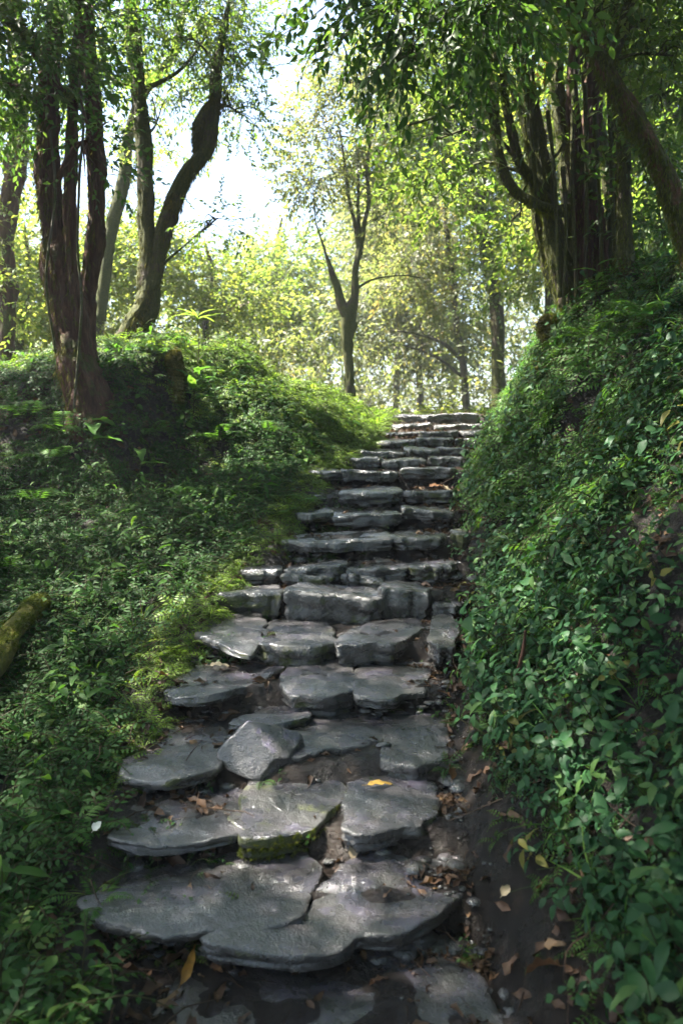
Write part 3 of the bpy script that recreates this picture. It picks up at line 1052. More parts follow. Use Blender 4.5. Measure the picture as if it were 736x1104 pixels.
# pebbles and broken rock chips in the mud: one uncountable mass
mb = MB()
n = 1500
yy = R.uniform(2.2, 9.5, n); xx = np.where(R.rand(n) < .6, xR(yy) - np.abs(R.normal(.02, .12, n)), R.uniform(-1, .6, n) + (yy - 3) * .13)
ris = R.rand(n) < .45
sya = np.array(SY)[R.randint(0, 10, n)]
yy = np.where(ris, sya + R.uniform(.0, .1, n), yy)
xx = np.where(ris, xL(yy) + R.rand(n) * (xR(yy) - xL(yy)), xx)
for x_, y_, q_ in zip(xx, yy, ris):
    rr = R.choice([.008, .012, .018, .03], p=[.4, .3, .2, .1]) * (2.0 if q_ else 1)
    th = np.linspace(0, 2 * PI, 8, endpoint=False)
    Vp = [[0, 0, .7]]
    for zz, q in ((.45, .7), (0, 1.0), (-.5, .8)):
        Vp += [[q * math.cos(t) * R.uniform(.75, 1.2), q * math.sin(t) * R.uniform(.75, 1.2), zz] for t in th]
    Vp = np.array(Vp) @ rotz(R.rand() * 6).T * [rr * R.uniform(.8, 1.6), rr, rr * .6] + [x_, y_, float(H(x_, y_)) + rr * .1]
    j = np.arange(8); k = (j + 1) % 8
    mb.add(Vp, [np.stack([np.zeros(8, int), 1 + j, 1 + k], -1), np.vstack([np.stack([1 + q * 8 + j, 9 + q * 8 + j, 9 + q * 8 + k, 1 + q * 8 + k], -1) for q in (0, 1)])])
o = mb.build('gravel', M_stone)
tag(o, 'loose wet stone chips in the mud between the steps', 'gravel', None, 'stuff')

# ------------------------------------------------------------------ ground cover
rs = np.random.RandomState(11)
herbs = [tw_herb(rs.uniform(.1, .2), rs.randint(3, 5), rs.uniform(.055, .09), rs.uniform(.034, .052), rs) for _ in range(8)]
herbs_big = [tw_herb(rs.uniform(.16, .3), rs.randint(2, 4), rs.uniform(.09, .14), rs.uniform(.05, .075), rs, 6) for _ in range(6)]
herbs_small = [tw_herb(rs.uniform(.05, .1), 3, rs.uniform(.028, .045), rs.uniform(.016, .026), rs, 3) for _ in range(6)]


def feather(rs, s=1.0):
    parts = []
    k = rs.randint(4, 7)
    a0 = rs.rand() * 6
    for i in range(k):
        fr = tw_frond(rs.uniform(.12, .2) * s, rs.randint(6, 9), rs.uniform(.03, .045) * s, .014 * s, rs.uniform(.4, 1.0), rs, rs.uniform(.7, 1.4))
        parts.append((fr, rotz(a0 + i * 2 * PI / k + rs.uniform(-.4, .4)), np.zeros(3)))
    return tw_join(parts)


feathers = [feather(rs) for _ in range(6)]
feathers_s = [feather(rs, .55) for _ in range(5)]


def plant_field(n, xr, yr, dens, tm, mat, name, label, cat, smin, smax, tilt=.6, shiftf=None, sink=.01, jit=.22):
    x = R.uniform(*xr, n); y = R.uniform(*yr, n)
    keep = R.rand(n) < dens(x, y)
    x, y = x[keep], y[keep]
    a, b = grad(x, y)
    up = nrm(np.column_stack([-a, -b, np.ones(len(x))]))
    up = nrm(up * tilt + np.array([0, 0, 1 - tilt]) + R.normal(0, .18, up.shape))
    P = np.column_stack([x, y, H(x, y) - sink])
    s = R.uniform(smin, smax, len(x)) * (.75 + .5 * vn(x * 1.3, y * 1.3, 0, 61))
    V, Fs, r = scatter(tm, P, basis_up(up, R.rand(len(x)) * 6.3, s), jit, None if shiftf is None else shiftf(x, y))
    o = mk_obj(name, V, Fs, mat, rnd=r)
    tag(o, label, cat, None, 'stuff')
    return o


def d_right(x, y):
    d = x - xR(y)
    pat = sst(.38, .54, fbm(x * 2.6, y * 2.6, 0, 71, 4))
    a, b = grad(x, y)
    bare = 1 - .75 * sst(.63, .72, fbm(x * 1.4 + 9, y * 1.4, 0, 72, 3))
    strip = np.interp(y, [0, 3, 4, 7], [.2, .19, .07, -.06])
    return sst(strip - .05, strip + .15, d) * (.12 + .88 * pat) * bare * np.clip(np.sqrt(1 + a * a + b * b) / 2.2, .3, 1) * (1 - sst(12, 14, y))


def yshift(x, y): return sst(5, 9, y) * .25 - .05


plant_field(19000, (.4, 4.6), (1.75, 13.5), lambda x, y: d_right(x, y) * (1 - .6 * sst(4.5, 7, y)), herbs, M_herb, 'ground_cover', 'soft broad-leaved herbs covering the steep right bank', 'ground cover', .8, 1.45, .7, yshift)
plant_field(26000, (.4, 4.6), (1.75, 13.5), d_right, herbs_small, M_herb, 'ground_cover', 'tiny creeping herbs between the taller herbs on the right bank', 'ground cover', .7, 1.3, .9, yshift)
plant_field(11000, (.5, 4.2), (3.6, 13.5), lambda x, y: d_right(x, y) * sst(3.6, 6, y) * sst(.0, .3, x - xR(y)) , feathers, M_fern, 'ferny_cover', 'bright feathery fern growth on the upper right bank', 'ferns', 1.1, 1.9, .7)


def d_left(x, y):
    d = xL(y) - x
    pat = .15 + .85 * sst(.36, .54, fbm(x * 2.2, y * 2.2, 0, 81, 4))
    a, b = grad(x, y)
    steep = 1 - .55 * sst(1.1, 2.0, np.sqrt(a * a + b * b))
    mid = 1 - .5 * sst(6.2, 7.0, y) * (1 - sst(8.3, 9.3, y)) * sst(.9, 1.3, d)
    return sst(-.02 + .24 * sst(3.5, 4.5, y), .18 + .3 * sst(3.5, 4.5, y), d) * pat * steep * mid


plant_field(11000, (-5.5, .9), (1.7, 9), d_left, feathers, M_left, 'ground_cover', 'low feathery green plants carpeting the left slope', 'ground cover', 1.0, 1.8, .65)
plant_field(4500, (-5.5, .9), (1.7, 9.5), d_left, herbs, M_left, 'ground_cover', 'toothed small-leaved plants mixed into the left slope', 'ground cover', .8, 1.3, .7)
plant_field(9000, (-5.5, .9), (1.7, 10), lambda x, y: d_left(x, y) * .8, feathers_s, M_left, 'ground_cover', 'tiny fern sprigs between the plants of the left slope', 'ground cover', .8, 1.4, .8)
plant_field(1500, (.4, 4.6), (1.75, 13.5), lambda x, y: d_right(x, y) * .8, herbs_big, M_herb, 'ground_cover', 'scattered large-leaved plants rising above the herbs of the right bank', 'ground cover', .7, 1.3, .6)
plant_field(1300, (-5.5, .9), (1.7, 10), lambda x, y: d_left(x, y) * .8, herbs_big, M_fern, 'ground_cover', 'scattered large-leaved plants standing above the left slope', 'ground cover', .7, 1.3, .6)
def d_fringe(x, y):
    d = xL(y) - x
    return sst(-.07, .02, d) * (1 - sst(.22, .55, d)) * (.35 + .75 * sst(.35, .55, fbm(x * 3, y * 3, 0, 91, 2)))
blade = []
for k in range(4):
    t = T()
    for j in range(7):
        V, Fq = leaf_hi(R.uniform(.18, .34), .008, R.uniform(.3, .9), .1, 6, 0)
        t.add(V @ (rotz(R.rand() * 6.3) @ roty(-R.uniform(.6, 1.3))).T, Fq, R.uniform(.1, 1))
    blade.append(t.done())
plant_field(1600, (.4, 4.4), (1.9, 13), lambda x, y: d_right(x, y) * sst(.45, .6, fbm(x * 1.5, y * 1.5, 0, 74, 2)), blade, M_fern, 'grass', 'thin grass tufts growing out of the right bank', 'grass', .6, 1.2, .5)
plant_field(2600, (-5.5, .9), (1.9, 12), lambda x, y: np.clip(sst(.0, .2, xL(y) - x) * sst(.45, .6, fbm(x * 1.5, y * 1.5, 0, 75, 2)) + .2 * d_fringe(x, y), 0, 1), blade, M_edge, 'grass', 'thin grass tufts growing on the left slope and mound', 'grass', .35, .8, .5)
plant_field(9000, (.4, 4.6), (1.75, 13.5), lambda x, y: sst(.02, .25, x - xR(y)) * .6, feathers_s, M_fern, 'ground_cover', 'fine moss and fern sprigs low on the soil of the right bank', 'moss', .7, 1.3, .9)
plant_field(6000, (.8, 4.2), (6.5, 13.5), lambda x, y: sst(.05, .2, x - xR(y)) * (1 - sst(.7, 1.2, x - xR(y))) * sst(6.5, 8, y) * sst(.3, .5, fbm(x * 2, y * 2, 0, 98, 2)), feathers, M_edge, 'ferny_cover', 'bright yellow-green fern and moss growth on the sunny left rim of the right bank', 'ferns', .7, 1.3, .7)
# dead stems and rootlets lying on the banks
dead = []
for k in range(5):
    t = T()
    q = np.cumsum(R.normal(0, .03, (6, 3)) + [.08, 0, 0], 0); q[:, 2] = np.abs(q[:, 2]) * .6 + .02
    V, Fs, _ = tube(q, [.004, .004, .0035, .003, .002, .001], 4, 10)
    t.add(V, Fs[0], .5); dead.append(t.done())
plant_field(700, (-5, 4.4), (1.8, 12.5), lambda x, y: np.where((x < xL(y) - .1) | (x > xR(y) + .05), 1, 0), dead, M_dry, 'dead_stems', 'dead brown stems and rootlets trailing over both banks', 'dead stems', .4, .9, .8, sink=-.03)
# bright fringe along the left edge of the stairs
plant_field(26000, (-1.8, 1.2), (3.2, 13.5), lambda x, y: d_fringe(x, y) * sst(3.2, 5.0, y), feathers_s + feathers[:2], M_edge, 'moss_fringe', 'bright yellow-green mossy fringe along the left edge of the stairs', 'moss', .6, 1.2, .6)
def d_path(x, y):
    sy = np.array(SY)
    near = np.min(np.abs(y[:, None] - sy[None] - .05), 1)
    fx = (x - xL(y)) / (xR(y) - xL(y))
    sidew = np.where(fx < .3, 1, np.where(fx > .88, .8, .10))
    return (near < .09) * sidew * (fx > 0) * (fx < 1) * sst(.45, .6, fbm(x * 3, y * 3, 0, 97, 2))
plant_field(9000, (-1.2, 2.2), (2.2, 11.5), d_path, herbs_small + feathers_s, M_left, 'step_weeds', 'small weeds and moss rooted in the cracks of the stone steps', 'weeds', .7, 1.3, .4)
# mound top and slope near the stair top
def d_mound(x, y):
    d = xL(y) - x
    a, b = grad(x, y)
    return sst(.02, .2, d) * sst(8.2, 9.2, y) * (1 - .6 * sst(1.2, 2.2, np.sqrt(a * a + b * b))) * (.3 + .7 * sst(.35, .5, fbm(x * 2, y * 2, 0, 93, 2)))
plant_field(9000, (-6, 1.2), (8, 13.5), d_mound, feathers, M_edge, 'mound_cover', 'sunny mossy ferns growing on top of the left mound', 'ferns', .8, 1.7, .7)
plant_field(14000, (-6, 1.2), (7.5, 13.5), lambda x, y: sst(.02, .2, xL(y) - x) * sst(7.2, 8.2, y) * .75 * sst(.35, .55, fbm(x * 2.5, y * 2.5, 0, 95, 3)), feathers_s, M_fern, 'mound_cover', 'low dark moss and fern sprigs on the face of the left mound', 'moss', .8, 1.5, .8)
# growth on the ground further back
plant_field(12000, (-16, 14), (12.5, 26), lambda x, y: .6 + 0 * x, feathers, M_yel, 'undergrowth', 'sunlit low growth behind the mound and the stair top', 'undergrowth', 1.6, 3.2, .6)

# ------------------------------------------------------------------ trees
twigs = {}
rs = np.random.RandomState(23)
twigs['mid'] = [tw_twig(rs.uniform(.35, .55), rs.randint(9, 14), .085, .04, rs.uniform(-.05, .25), rs) for _ in range(6)]
twigs['small'] = [tw_twig(rs.uniform(.3, .5), rs.randint(12, 18), .06, .029, rs.uniform(-.05, .25), rs) for _ in range(6)]
twigs['big'] = [tw_twig(rs.uniform(.4, .6), rs.randint(8, 12), .12, .045, rs.uniform(.2, .5), rs) for _ in range(6)]
twigs['hang'] = [tw_twig(rs.uniform(.3, .5), rs.randint(9, 13), .085, .042, rs.uniform(.3, .7), rs, True) for _ in range(6)]
twigs['far'] = [tw_twig(rs.uniform(.7, 1.1), rs.randint(12, 18), .13, .055, rs.uniform(.1, .4), rs) for _ in range(6)]

strand = T()
for k in range(4):
    V, Fq = leaf_lo(R.uniform(.05, .13), .006, .3, .1)
    strand.add(V @ (roty(R.uniform(.8, 1.6)).T) @ rotz(k * 1.6).T, Fq, R.uniform(.2, .9))
strand = strand.done()


def hang_fuzz(V, Vn, n, s):
    ix = R.randint(0, len(V), n)
    P = V[ix]
    # orientation: keep z up so the strands hang
    up = np.tile([0, 0, 1.], (n, 1)) + R.normal(0, .25, (n, 3))
    return scatter([strand], P, basis_up(up, R.rand(n) * 6.3, s * R.uniform(.4, 1.4, n)))


def px_path(pts, Y, rpx):
    """[(u,v[,dY])], radii in photo px -> world points, radii"""
    P, rr = [], []
    for q, r_ in zip(pts, rpx):
        y = Y + (q[2] if len(q) > 2 else 0)
        P.append(at(q[0], q[1], y)); rr.append(r_ / F * y)
    return np.array(P), rr


def stem_part(root, name, P, rr, mat, gn=.18, ridg=.2, sides=26, seed=0, step=.05):
    L = np.sum(np.linalg.norm(np.diff(P, axis=0), axis=1))
    V, Fs, Vn = tube(P, rr, sides, max(8, int(L / step)), gn, seed, 2.5, ridg)
    return mk_obj(name, V, Fs, mat, root), V, Vn


def add_crown(root, blobs, tmn, mat, attach, seed, r0=.03, bark=None, s=(.8, 1.25), droop=.0, thr=.42, nsec=7, hole=None, nfreq=1.1, mult=1.0):
    """blobs: (centre, radii, n).  twigs fill the blobs, thin limbs lead there"""
    rs = np.random.RandomState(seed)
    Ps, Ds = [], []
    attach = np.asarray(attach)
    for c, rad, n in blobs:
        n = int(n * mult)
        lb = MB()
        c, rad = np.asarray(c, float), np.asarray(rad, float)
        q = nrm(rs.normal(0, 1, (n * 2, 3))) * (rs.rand(n * 2, 1) ** .45)
        p = c + q * rad
        keep = fbm(p[:, 0] * nfreq, p[:, 1] * nfreq, p[:, 2] * nfreq * 1.4, seed + 7, 3) > thr
        p, q = p[keep][:n], q[keep][:n]
        d = nrm(q * [1, 1, .45] + rs.normal(0, .45, p.shape) + [0, 0, droop])
        Ps.append(p); Ds.append(d)
        # main limb: from nearest attachment point (prefer lower ones)
        dist = np.linalg.norm(attach - c, axis=1) + np.where(attach[:, 2] > c[2], .6, 0)
        a = attach[np.argmin(dist)]
        mid = (a + c) / 2 + rs.normal(0, .08, 3) * np.linalg.norm(c - a) + [0, 0, .12 * np.linalg.norm(c - a)]
        V, Fs, _ = tube([a, mid, c], [r0, r0 * .7, r0 * .4], 7, 12, .15, seed)
        lb.add(V, Fs)
        if len(p):
            for e in p[rs.choice(len(p), min(nsec, len(p)), False)]:
                b = c + (mid - c) * rs.uniform(0, .6)
                mm = (b + e) / 2 + rs.normal(0, .07, 3) * np.linalg.norm(e - b) + [0, 0, .05]
                V, Fs, _ = tube([b, mm, e], [r0 * .45, r0 * .28, r0 * .12], 5, 8, .15, seed)
                lb.add(V, Fs)
        lb.build('bough', bark or M_barkmoss, root)
    P, D = np.vstack(Ps), np.vstack(Ds)
    if hole is not None:
        for hp, hd, hr in hole:
            w = P - hp
            t = w @ hd
            dd = np.linalg.norm(w - np.outer(t, hd), axis=1)
            k = dd > hr
            P, D = P[k], D[k]
    V, Fs, r = scatter(twigs[tmn], P, basis_dir(D, rs.uniform(*s, len(P)), .5), .25)
    o = mk_obj('crown', V, Fs, mat, root, rnd=r)
    return o


def B(u, v, Y, ru, rv, rY, n):
    """crown blob from photo px"""
    return at(u, v, Y), (ru / F * Y, rY, rv / F * Y), n


SUN = nrm(np.array([-.5, .08, .86]))
# gaps cut in the crowns along the sun rays to light the steps
gaps = [(np.array([at(335, 880, 3.2)[0], 3.2, SZ[1]]), SUN, .44), (np.array([-.02, 2.98, SZ[0]]), SUN, .33)]

# T1 -- big dark red multi-stemmed tree on the left
t = empty('tree', at(98, 470, 8), 'massive dark reddish multi-stemmed tree leaning on the left bank', 'tree')
att = []
mz = MB()
for i, (pts, rp, nm) in enumerate([
    ([(104, 480), (92, 420), (76, 360), (62, 290), (55, 210), (52, 120), (60, 20), (72, -90), (90, -250)], [30, 20, 16, 12, 10, 9, 8.5, 8, 5], 'trunk'),
    ([(104, 476, -.05), (93, 390, -.05), (80, 310, -.1), (76, 200, -.1), (80, 110), (88, 0), (97, -100), (120, -230)], [9, 7.5, 6.5, 5.5, 5, 5, 4, 3], 'stem'),
    ([(108, 474, .25), (98, 400, .25), (94, 330, .2), (104, 250, .15), (103, 160, .15), (97, 60, .2), (86, -60, .3), (70, -200, .5)], [11, 8.5, 8, 8, 7.5, 7, 6, 4], 'stem')]):
    P, rr = px_path(pts, 8.0, rp)
    o, V, Vn = stem_part(t, nm, P, rr, M_barkred, .32, .34, 40, 3 + i, .03)
    att += list(P[4:])
    m = Vn[:, 0] < .3
    Vh, Fh, rh = hang_fuzz(V[m], Vn[m], 4200 if i == 0 else 1500, .9)
    mz.add(Vh, Fh, rh)
mz.build('hanging_moss', M_hang, t)
# pale climbing vines on it
for i, pts in enumerate([[(80, 440), (88, 330), (84, 270), (86, 190), (90, 130), (82, 60)], [(60, 380), (50, 300), (60, 210), (54, 140)]]):
    P, rr = px_path([(u, v, -.28) for u, v in pts], 8.0, [1.4] * len(pts))
    stem_part(t, 'vine', P, rr, M_barkgrey, .1, 0, 6, 40 + i)
add_crown(t, [B(30, 40, 7.4, 60, 50, .9, 260), B(95, 15, 8.2, 45, 45, .9, 170), B(20, 110, 8.2, 35, 30, .6, 60), B(100, 150, 7.7, 22, 60, .3, 26), B(-70, 60, 7, 60, 70, 1.2, 200),
              B(60, -110, 7.5, 140, 70, 1.6, 500), B(230, -140, 7.5, 90, 60, 1.3, 280), (np.array([-1.6, 6.0, 7.8]), (2.4, 1.8, 1.0), 900), (np.array([-3.6, 6.2, 7.8]), (2.2, 2.0, 1.0), 700)],  # last two blobs are unseen crown added overhead to shade the steps
          'mid', M_dark, att, 101, .035, M_barkred, hole=gaps, thr=.33)

ivt = []
for k in range(4):
    q = T()
    for j in range(4):
        V, Fq = leaf_hi(R.uniform(.05, .09), R.uniform(.03, .05), .4, .1, 4)
        q.add(V @ (rotz(R.rand() * 6.3) @ roty(R.uniform(-.3, .7))).T + [0, 0, R.uniform(0, .05)], Fq, R.uniform(.3, 1))
    ivt.append(q.done())
mv = t.children[0]
co, nn = mesh_vn(mv)
kq = fbm(co[:, 0] * 3, co[:, 1] * 3, co[:, 2] * 1.6, 3, 3) > .52
V, Fs, r = scatter(ivt, co[kq][(ix := R.randint(0, kq.sum(), 190))], basis_up(nn[kq][ix] + R.normal(0, .3, (190, 3)), R.rand(190) * 6.3, R.uniform(.6, 1.2, 190)))
io = bpy.data.objects.new('climbing_leaves', mk_mesh('climbing_leaves', V, Fs, M_crown, r))
COL.objects.link(io); io.parent = t

# T2 -- forked tree on the mound
t = empty('tree', at(140, 360, 9.6), 'slender forked tree on the mound, one limb upright and one leaning right', 'tree')
att = []
mz = MB()
for i, (pts, rp, nm) in enumerate([
    ([(134, 374), (143, 350), (158, 328), (160, 300), (158, 240), (155, 150), (147, 80), (140, 0), (138, -90), (150, -200)], [11, 10.5, 10, 8, 8, 7.5, 7, 6, 5, 3], 'trunk'),
    ([(156, 332), (168, 288), (176, 250), (186, 220), (202, 188), (222, 160), (231, 118), (234, 70), (246, 10), (262, -60)], [9, 8.5, 7.5, 7.5, 7.5, 7, 6, 4.5, 3, 1.5], 'limb'),
    ([(214, 165), (214, 140), (224, 118), (230, 108)], [5, 5, 4.5, 3.5], 'limb')]):
    P, rr = px_path(pts, 9.6, rp)
    o, V, Vn = stem_part(t, nm, P, rr, M_barkmoss, .34, .28, 30, 13 + i, .035)
    att += list(P[3:])
    Vh, Fh, rh = hang_fuzz(V, Vn, 2600, .75); mz.add(Vh, Fh, rh)
for (u, v, rp_) in ((187, 219, 11), (242, 104, 12), (232, 112, 9), (150, 345, 12)):
    c = at(u, v, 9.55)
    q = nrm(R.normal(0, 1, (420, 3)))
    Vh, Fh, rh = hang_fuzz(c + q * (R.rand(420, 1) ** .4) * rp_ / F * 9.6, q, 420, .7); mz.add(Vh, Fh, rh)
mz.build('hanging_moss', M_hang, t)
P, rr = px_path([(156, 95), (130, 90), (112, 78)], 9.6, [4, 3, 1.5]); stem_part(t, 'limb', P, rr, M_barkmoss, .2, .1, 8, 18)
P, rr = px_path([(154, 97), (180, 85), (200, 70), (222, 40)], 9.6, [3, 2, 1.5, 1]); stem_part(t, 'limb', P, rr, M_barkmoss, .2, .1, 8, 19)
add_crown(t, [B(190, 45, 9.6, 60, 40, .8, 200), B(255, 60, 9.8, 40, 50, .7, 130), B(150, 20, 9.4, 45, 30, .7, 110), B(240, 15, 9.4, 55, 30, .8, 160), B(235, 235, 9.4, 28, 18, .3, 22), B(170, 130, 9.9, 40, 40, .5, 45),
              B(140, -90, 9.4, 110, 50, 1.0, 90), B(262, 125, 9.8, 25, 30, .4, 34)],
          'small', M_crown, att, 102, .02, M_barkmoss, thr=.4, hole=gaps)

# T3 -- thin leaning trunk behind
t = empty('tree', at(112, 330, 13), 'thin leaning trunk half hidden between the massive tree and the forked tree', 'tree')
P, rr = px_path([(108, 345), (118, 260), (132, 200), (140, 140), (158, 95), (185, 60), (205, -10)], 13, [6, 6.5, 6.5, 5, 5, 4, 2])
stem_part(t, 'trunk', P, rr, M_barkmoss, .2, .2, 14, 21)
add_crown(t, [B(120, 90, 13, 70, 60, 1.2, 140), B(205, 110, 13.5, 60, 50, 1.2, 110), B(140, 200, 13.2, 50, 50, 1, 50)], 'mid', M_yel, P[3:], 103, .02, thr=.42, mult=.9)

# T3b -- far left trunk
t = empty('tree', at(5, 400, 11.5), 'blurred reddish trunk at the extreme left edge of the photo', 'tree')
P, rr = px_path([(3, 420), (8, 330), (6, 250), (18, 180), (22, 110), (12, 0), (10, -80)], 11.5, [10, 9, 9, 10, 8, 7, 5])
o, V, Vn = stem_part(t, 'trunk', P, rr, M_barkred, .25, .2, 16, 22)
Vh, Fh, rh = hang_fuzz(V, Vn, 600, 1.0); mz = MB(); mz.add(Vh, Fh, rh); mz.build('hanging_moss', M_hang, t)
add_crown(t, [B(15, 150, 11.5, 40, 45, .8, 80), B(-40, 200, 11.5, 60, 80, 1, 160), B(10, 310, 11, 30, 40, .6, 34), B(-30, 30, 11, 70, 50, .8, 70)], 'mid', M_yel, P[2:], 104, .02, thr=.42, mult=2)

# T4 -- small forked tree at the head of the stairs
t = empty('tree', at(377, 420, 13), 'small mossy forked tree standing at the head of the stairs', 'tree')
att = []
for i, (pts, rp, nm) in enumerate([
    ([(377, 428), (376, 395), (374, 365), (377, 338), (382, 318), (383, 290), (388, 262)], [5.5, 4.8, 5, 6.5, 4.2, 3.4, 3], 'trunk'),
    ([(376, 345), (368, 328), (364, 312), (358, 296), (350, 270), (340, 240)], [5.5, 5, 4, 3.2, 1.2, .6], 'limb'),
    ([(388, 266), (382, 240), (376, 215), (372, 180), (366, 140)], [3.5, 2, 1.6, 1.3, .8], 'limb'),
    ([(388, 266), (393, 240), (398, 215), (395, 180), (402, 140), (410, 100)], [3.5, 2.4, 2, 1.6, 1.2, .8], 'limb'),
    ([(388, 268), (386, 230), (386, 190), (384, 150)], [3, 1.8, 1.4, .8], 'limb'),
    ([(383, 312), (400, 302), (430, 297), (458, 300)], [1.3, 1.0, .8, .5], 'limb')]):
    P, rr = px_path(pts, 13, rp)
    stem_part(t, nm, P, rr, M_barkmoss, .4 if i < 2 else .2, .25, 24 if i < 2 else 8, 50 + i, .04)
    att += list(P[-3:])
add_crown(t, [B(350, 150, 13, 45, 50, .9, 110), B(395, 130, 13, 40, 45, .9, 100), B(332, 195, 13, 30, 40, .7, 60), B(395, 190, 13.2, 30, 30, .6, 34), B(375, 90, 13, 40, 30, .8, 90), B(410, 235, 13.2, 25, 30, .5, 24)],
          'mid', M_pale, att, 105, .012, M_barkmoss, thr=.38, mult=1.9, nsec=26)

# T5 -- gnarled mossy tree on the right bank
t = empty('tree', at(625, 315, 8), 'gnarled mossy tree of many fused stems on top of the right bank', 'tree')
att = []
mz = MB()
stems = [
    ([(622, 340), (604, 290), (594, 240), (585, 180), (572, 110), (556, 40), (540, -60)], [14, 11, 8, 7, 7, 6, 4]),
    ([(632, 340), (620, 280), (614, 220), (607, 150), (600, 90), (600, 10), (590, -90)], [14, 10, 7.5, 7, 6.5, 6, 5]),
    ([(640, 340), (640, 280), (636, 220), (634, 160), (640, 100), (650, 20), (668, -80)], [14, 11, 9, 9, 8, 8, 6]),
    ([(650, 335), (655, 280), (660, 230), (652, 170), (640, 120), (630, 60), (628, -40)], [11, 8, 7, 6.5, 6, 5.5, 4]),
    ([(612, 330), (598, 270), (590, 225), (576, 198), (560, 175), (548, 130), (540, 80)], [8, 6.5, 5.5, 5, 4.5, 3.5, 2]),
    ([(626, 335), (630, 270), (624, 210), (622, 150), (616, 90), (622, 20), (616, -60)], [8, 6.5, 6, 5.5, 5, 5, 3]),
    ([(660, 330), (666, 270), (668, 200), (664, 140), (668, 80), (676, 0), (690, -80)], [7, 5.5, 5, 5, 4.5, 4, 3]),
    ([(606, 330), (590, 285), (578, 240), (574, 190), (566, 140), (550, 90), (520, 30)], [6, 5, 4.5, 4, 3.5, 3, 2]),
]
for i, (pts, rp) in enumerate(stems):
    P, rr = px_path([(u, v, (-.12, .15, -.05, .2, -.2, -.25, -.1, .1)[i]) for u, v in pts], 8.0, rp)
    o, V, Vn = stem_part(t, 'trunk' if i == 2 else 'stem', P, rr, M_barkred if i in (2, 5) else M_barkmoss, .35, .35, 28, 60 + i, .035)
    att += list(P[3:])
    Vh, Fh, rh = hang_fuzz(V, Vn, 1300, .65); mz.add(Vh, Fh, rh)
P, rr = px_path([(612, 224, -.2), (598, 226, -.3), (575, 218, -.35), (552, 202, -.35), (538, 170, -.3), (533, 120, -.3), (531, 60, -.2), (534, -10, -.1), (540, -90)], 8.0, [4, 4.2, 4.5, 4.8, 4.6, 4.4, 4, 3.5, 3])
o, V, Vn = stem_part(t, 'limb', P, rr, M_barkmoss, .2, .15, 16, 66)
att += list(P[5:])
Vh, Fh, rh = hang_fuzz(V, Vn, 2200, .6); mz.add(Vh, Fh, rh)
P, rr = px_path([(536, 150, -.3), (524, 110, -.4), (512, 80, -.5), (500, 30, -.6)], 8, [4, 3, 2.5, 1.5])
stem_part(t, 'limb', P, rr, M_barkmoss, .2, .1, 8, 67); att += list(P[1:])
P, rr = px_path([(535, 70, -.3), (500, 105, -.5), (470, 125, -.8), (440, 135, -1.0)], 8, [3, 2.2, 1.6, 1])
stem_part(t, 'limb', P, rr, M_barkmoss, .2, .1, 8, 68); att += list(P[1:])
# aerial roots / hanging stems
for i, pts in enumerate([[(606, 180), (610, 240), (607, 330)], [(640, 120), (645, 200), (650, 320)], [(590, 120), (598, 200), (603, 320)], [(620, 60), (616, 180), (622, 330)], [(655, 60), (658, 180), (664, 320)], [(575, 60), (572, 130), (578, 210)], [(630, 90), (632, 200), (630, 330)]]):
    P, rr = px_path([(u, v, -.35) for u, v in pts], 8, [2.5, 2, 2.5])
    o, V, Vn = stem_part(t, 'vine', P, rr, M_barkmoss, .2, 0, 6, 70 + i)
mz.build('hanging_moss', M_moss, t)
add_crown(t, [B(590, 10, 7.8, 60, 40, .8, 80), B(660, 40, 8.6, 60, 60, .9, 110), B(500, 60, 7.4, 50, 45, .8, 120), B(610, 150, 7.5, 40, 30, .3, 10),
              B(470, 150, 8.2, 50, 40, .7, 95), B(480, 210, 9, 40, 30, .6, 60), B(640, -80, 7.5, 120, 60, 1.4, 420), B(500, -80, 7, 70, 45, 1.2, 180), B(560, 235, 8.6, 20, 30, .3, 18), (np.array([.7, 6.4, 8.3]), (1.7, 1.5, .8), 1100)],  # last blob is unseen crown added high over the stairs for shade
          'mid', M_crown, att, 106, .02, M_barkmoss, thr=.4, hole=gaps)

# overhanging branch tree: stands right of the camera, dark leaves at the top of the view
t = empty('tree', (2.7, 4.0, float(H(2.7, 4.0))), 'tree out of frame right, only its dark drooping leaf sprays hang in at top centre', 'tree')
bz = float(H(2.7, 4.0))
P = np.array([(2.7, 4.0, bz - .2), (2.75, 4.1, bz + 1.5), (2.5, 4.3, bz + 3), (2.1, 4.6, bz + 4.6), (1.9, 4.8, bz + 6.5)])
stem_part(t, 'trunk', P, [.17, .15, .13, .11, .07], M_barkmoss, .2, .2, 18, 80)
att = list(P[2:])
l1 = np.array([P[2] + [0, 0, .2], at(600, -60, 4.9), at(500, -30, 5.1), at(430, -5, 5.3), at(370, -20, 5.5)])
stem_part(t, 'limb', l1, [.06, .045, .03, .02, .008], M_barkmoss, .2, .1, 10, 81)
att += list(l1[1:])
add_crown(t, [B(470, 25, 5.2, 45, 30, .5, 55), B(410, 20, 5.4, 40, 32, .5, 52), B(520, 20, 5.0, 40, 35, .5, 50), B(380, -20, 5.5, 40, 30, .5, 35), B(450, 70, 5.3, 35, 25, .4, 18), B(350, 0, 5.5, 30, 16, .4, 14),
              B(560, -40, 5, 70, 40, .7, 120), (np.array([1.3, 4.2, 7.5]), (2.0, 1.8, .9), 1700), (np.array([3.4, 4.2, 6.6]), (1.8, 1.8, 1.0), 520)], 'hang', M_dark, att, 107, .012, M_barkmoss, mult=.78, nsec=14, droop=-.35, thr=.35, hole=gaps)  # the densest blob is unseen canopy added above the path for shade

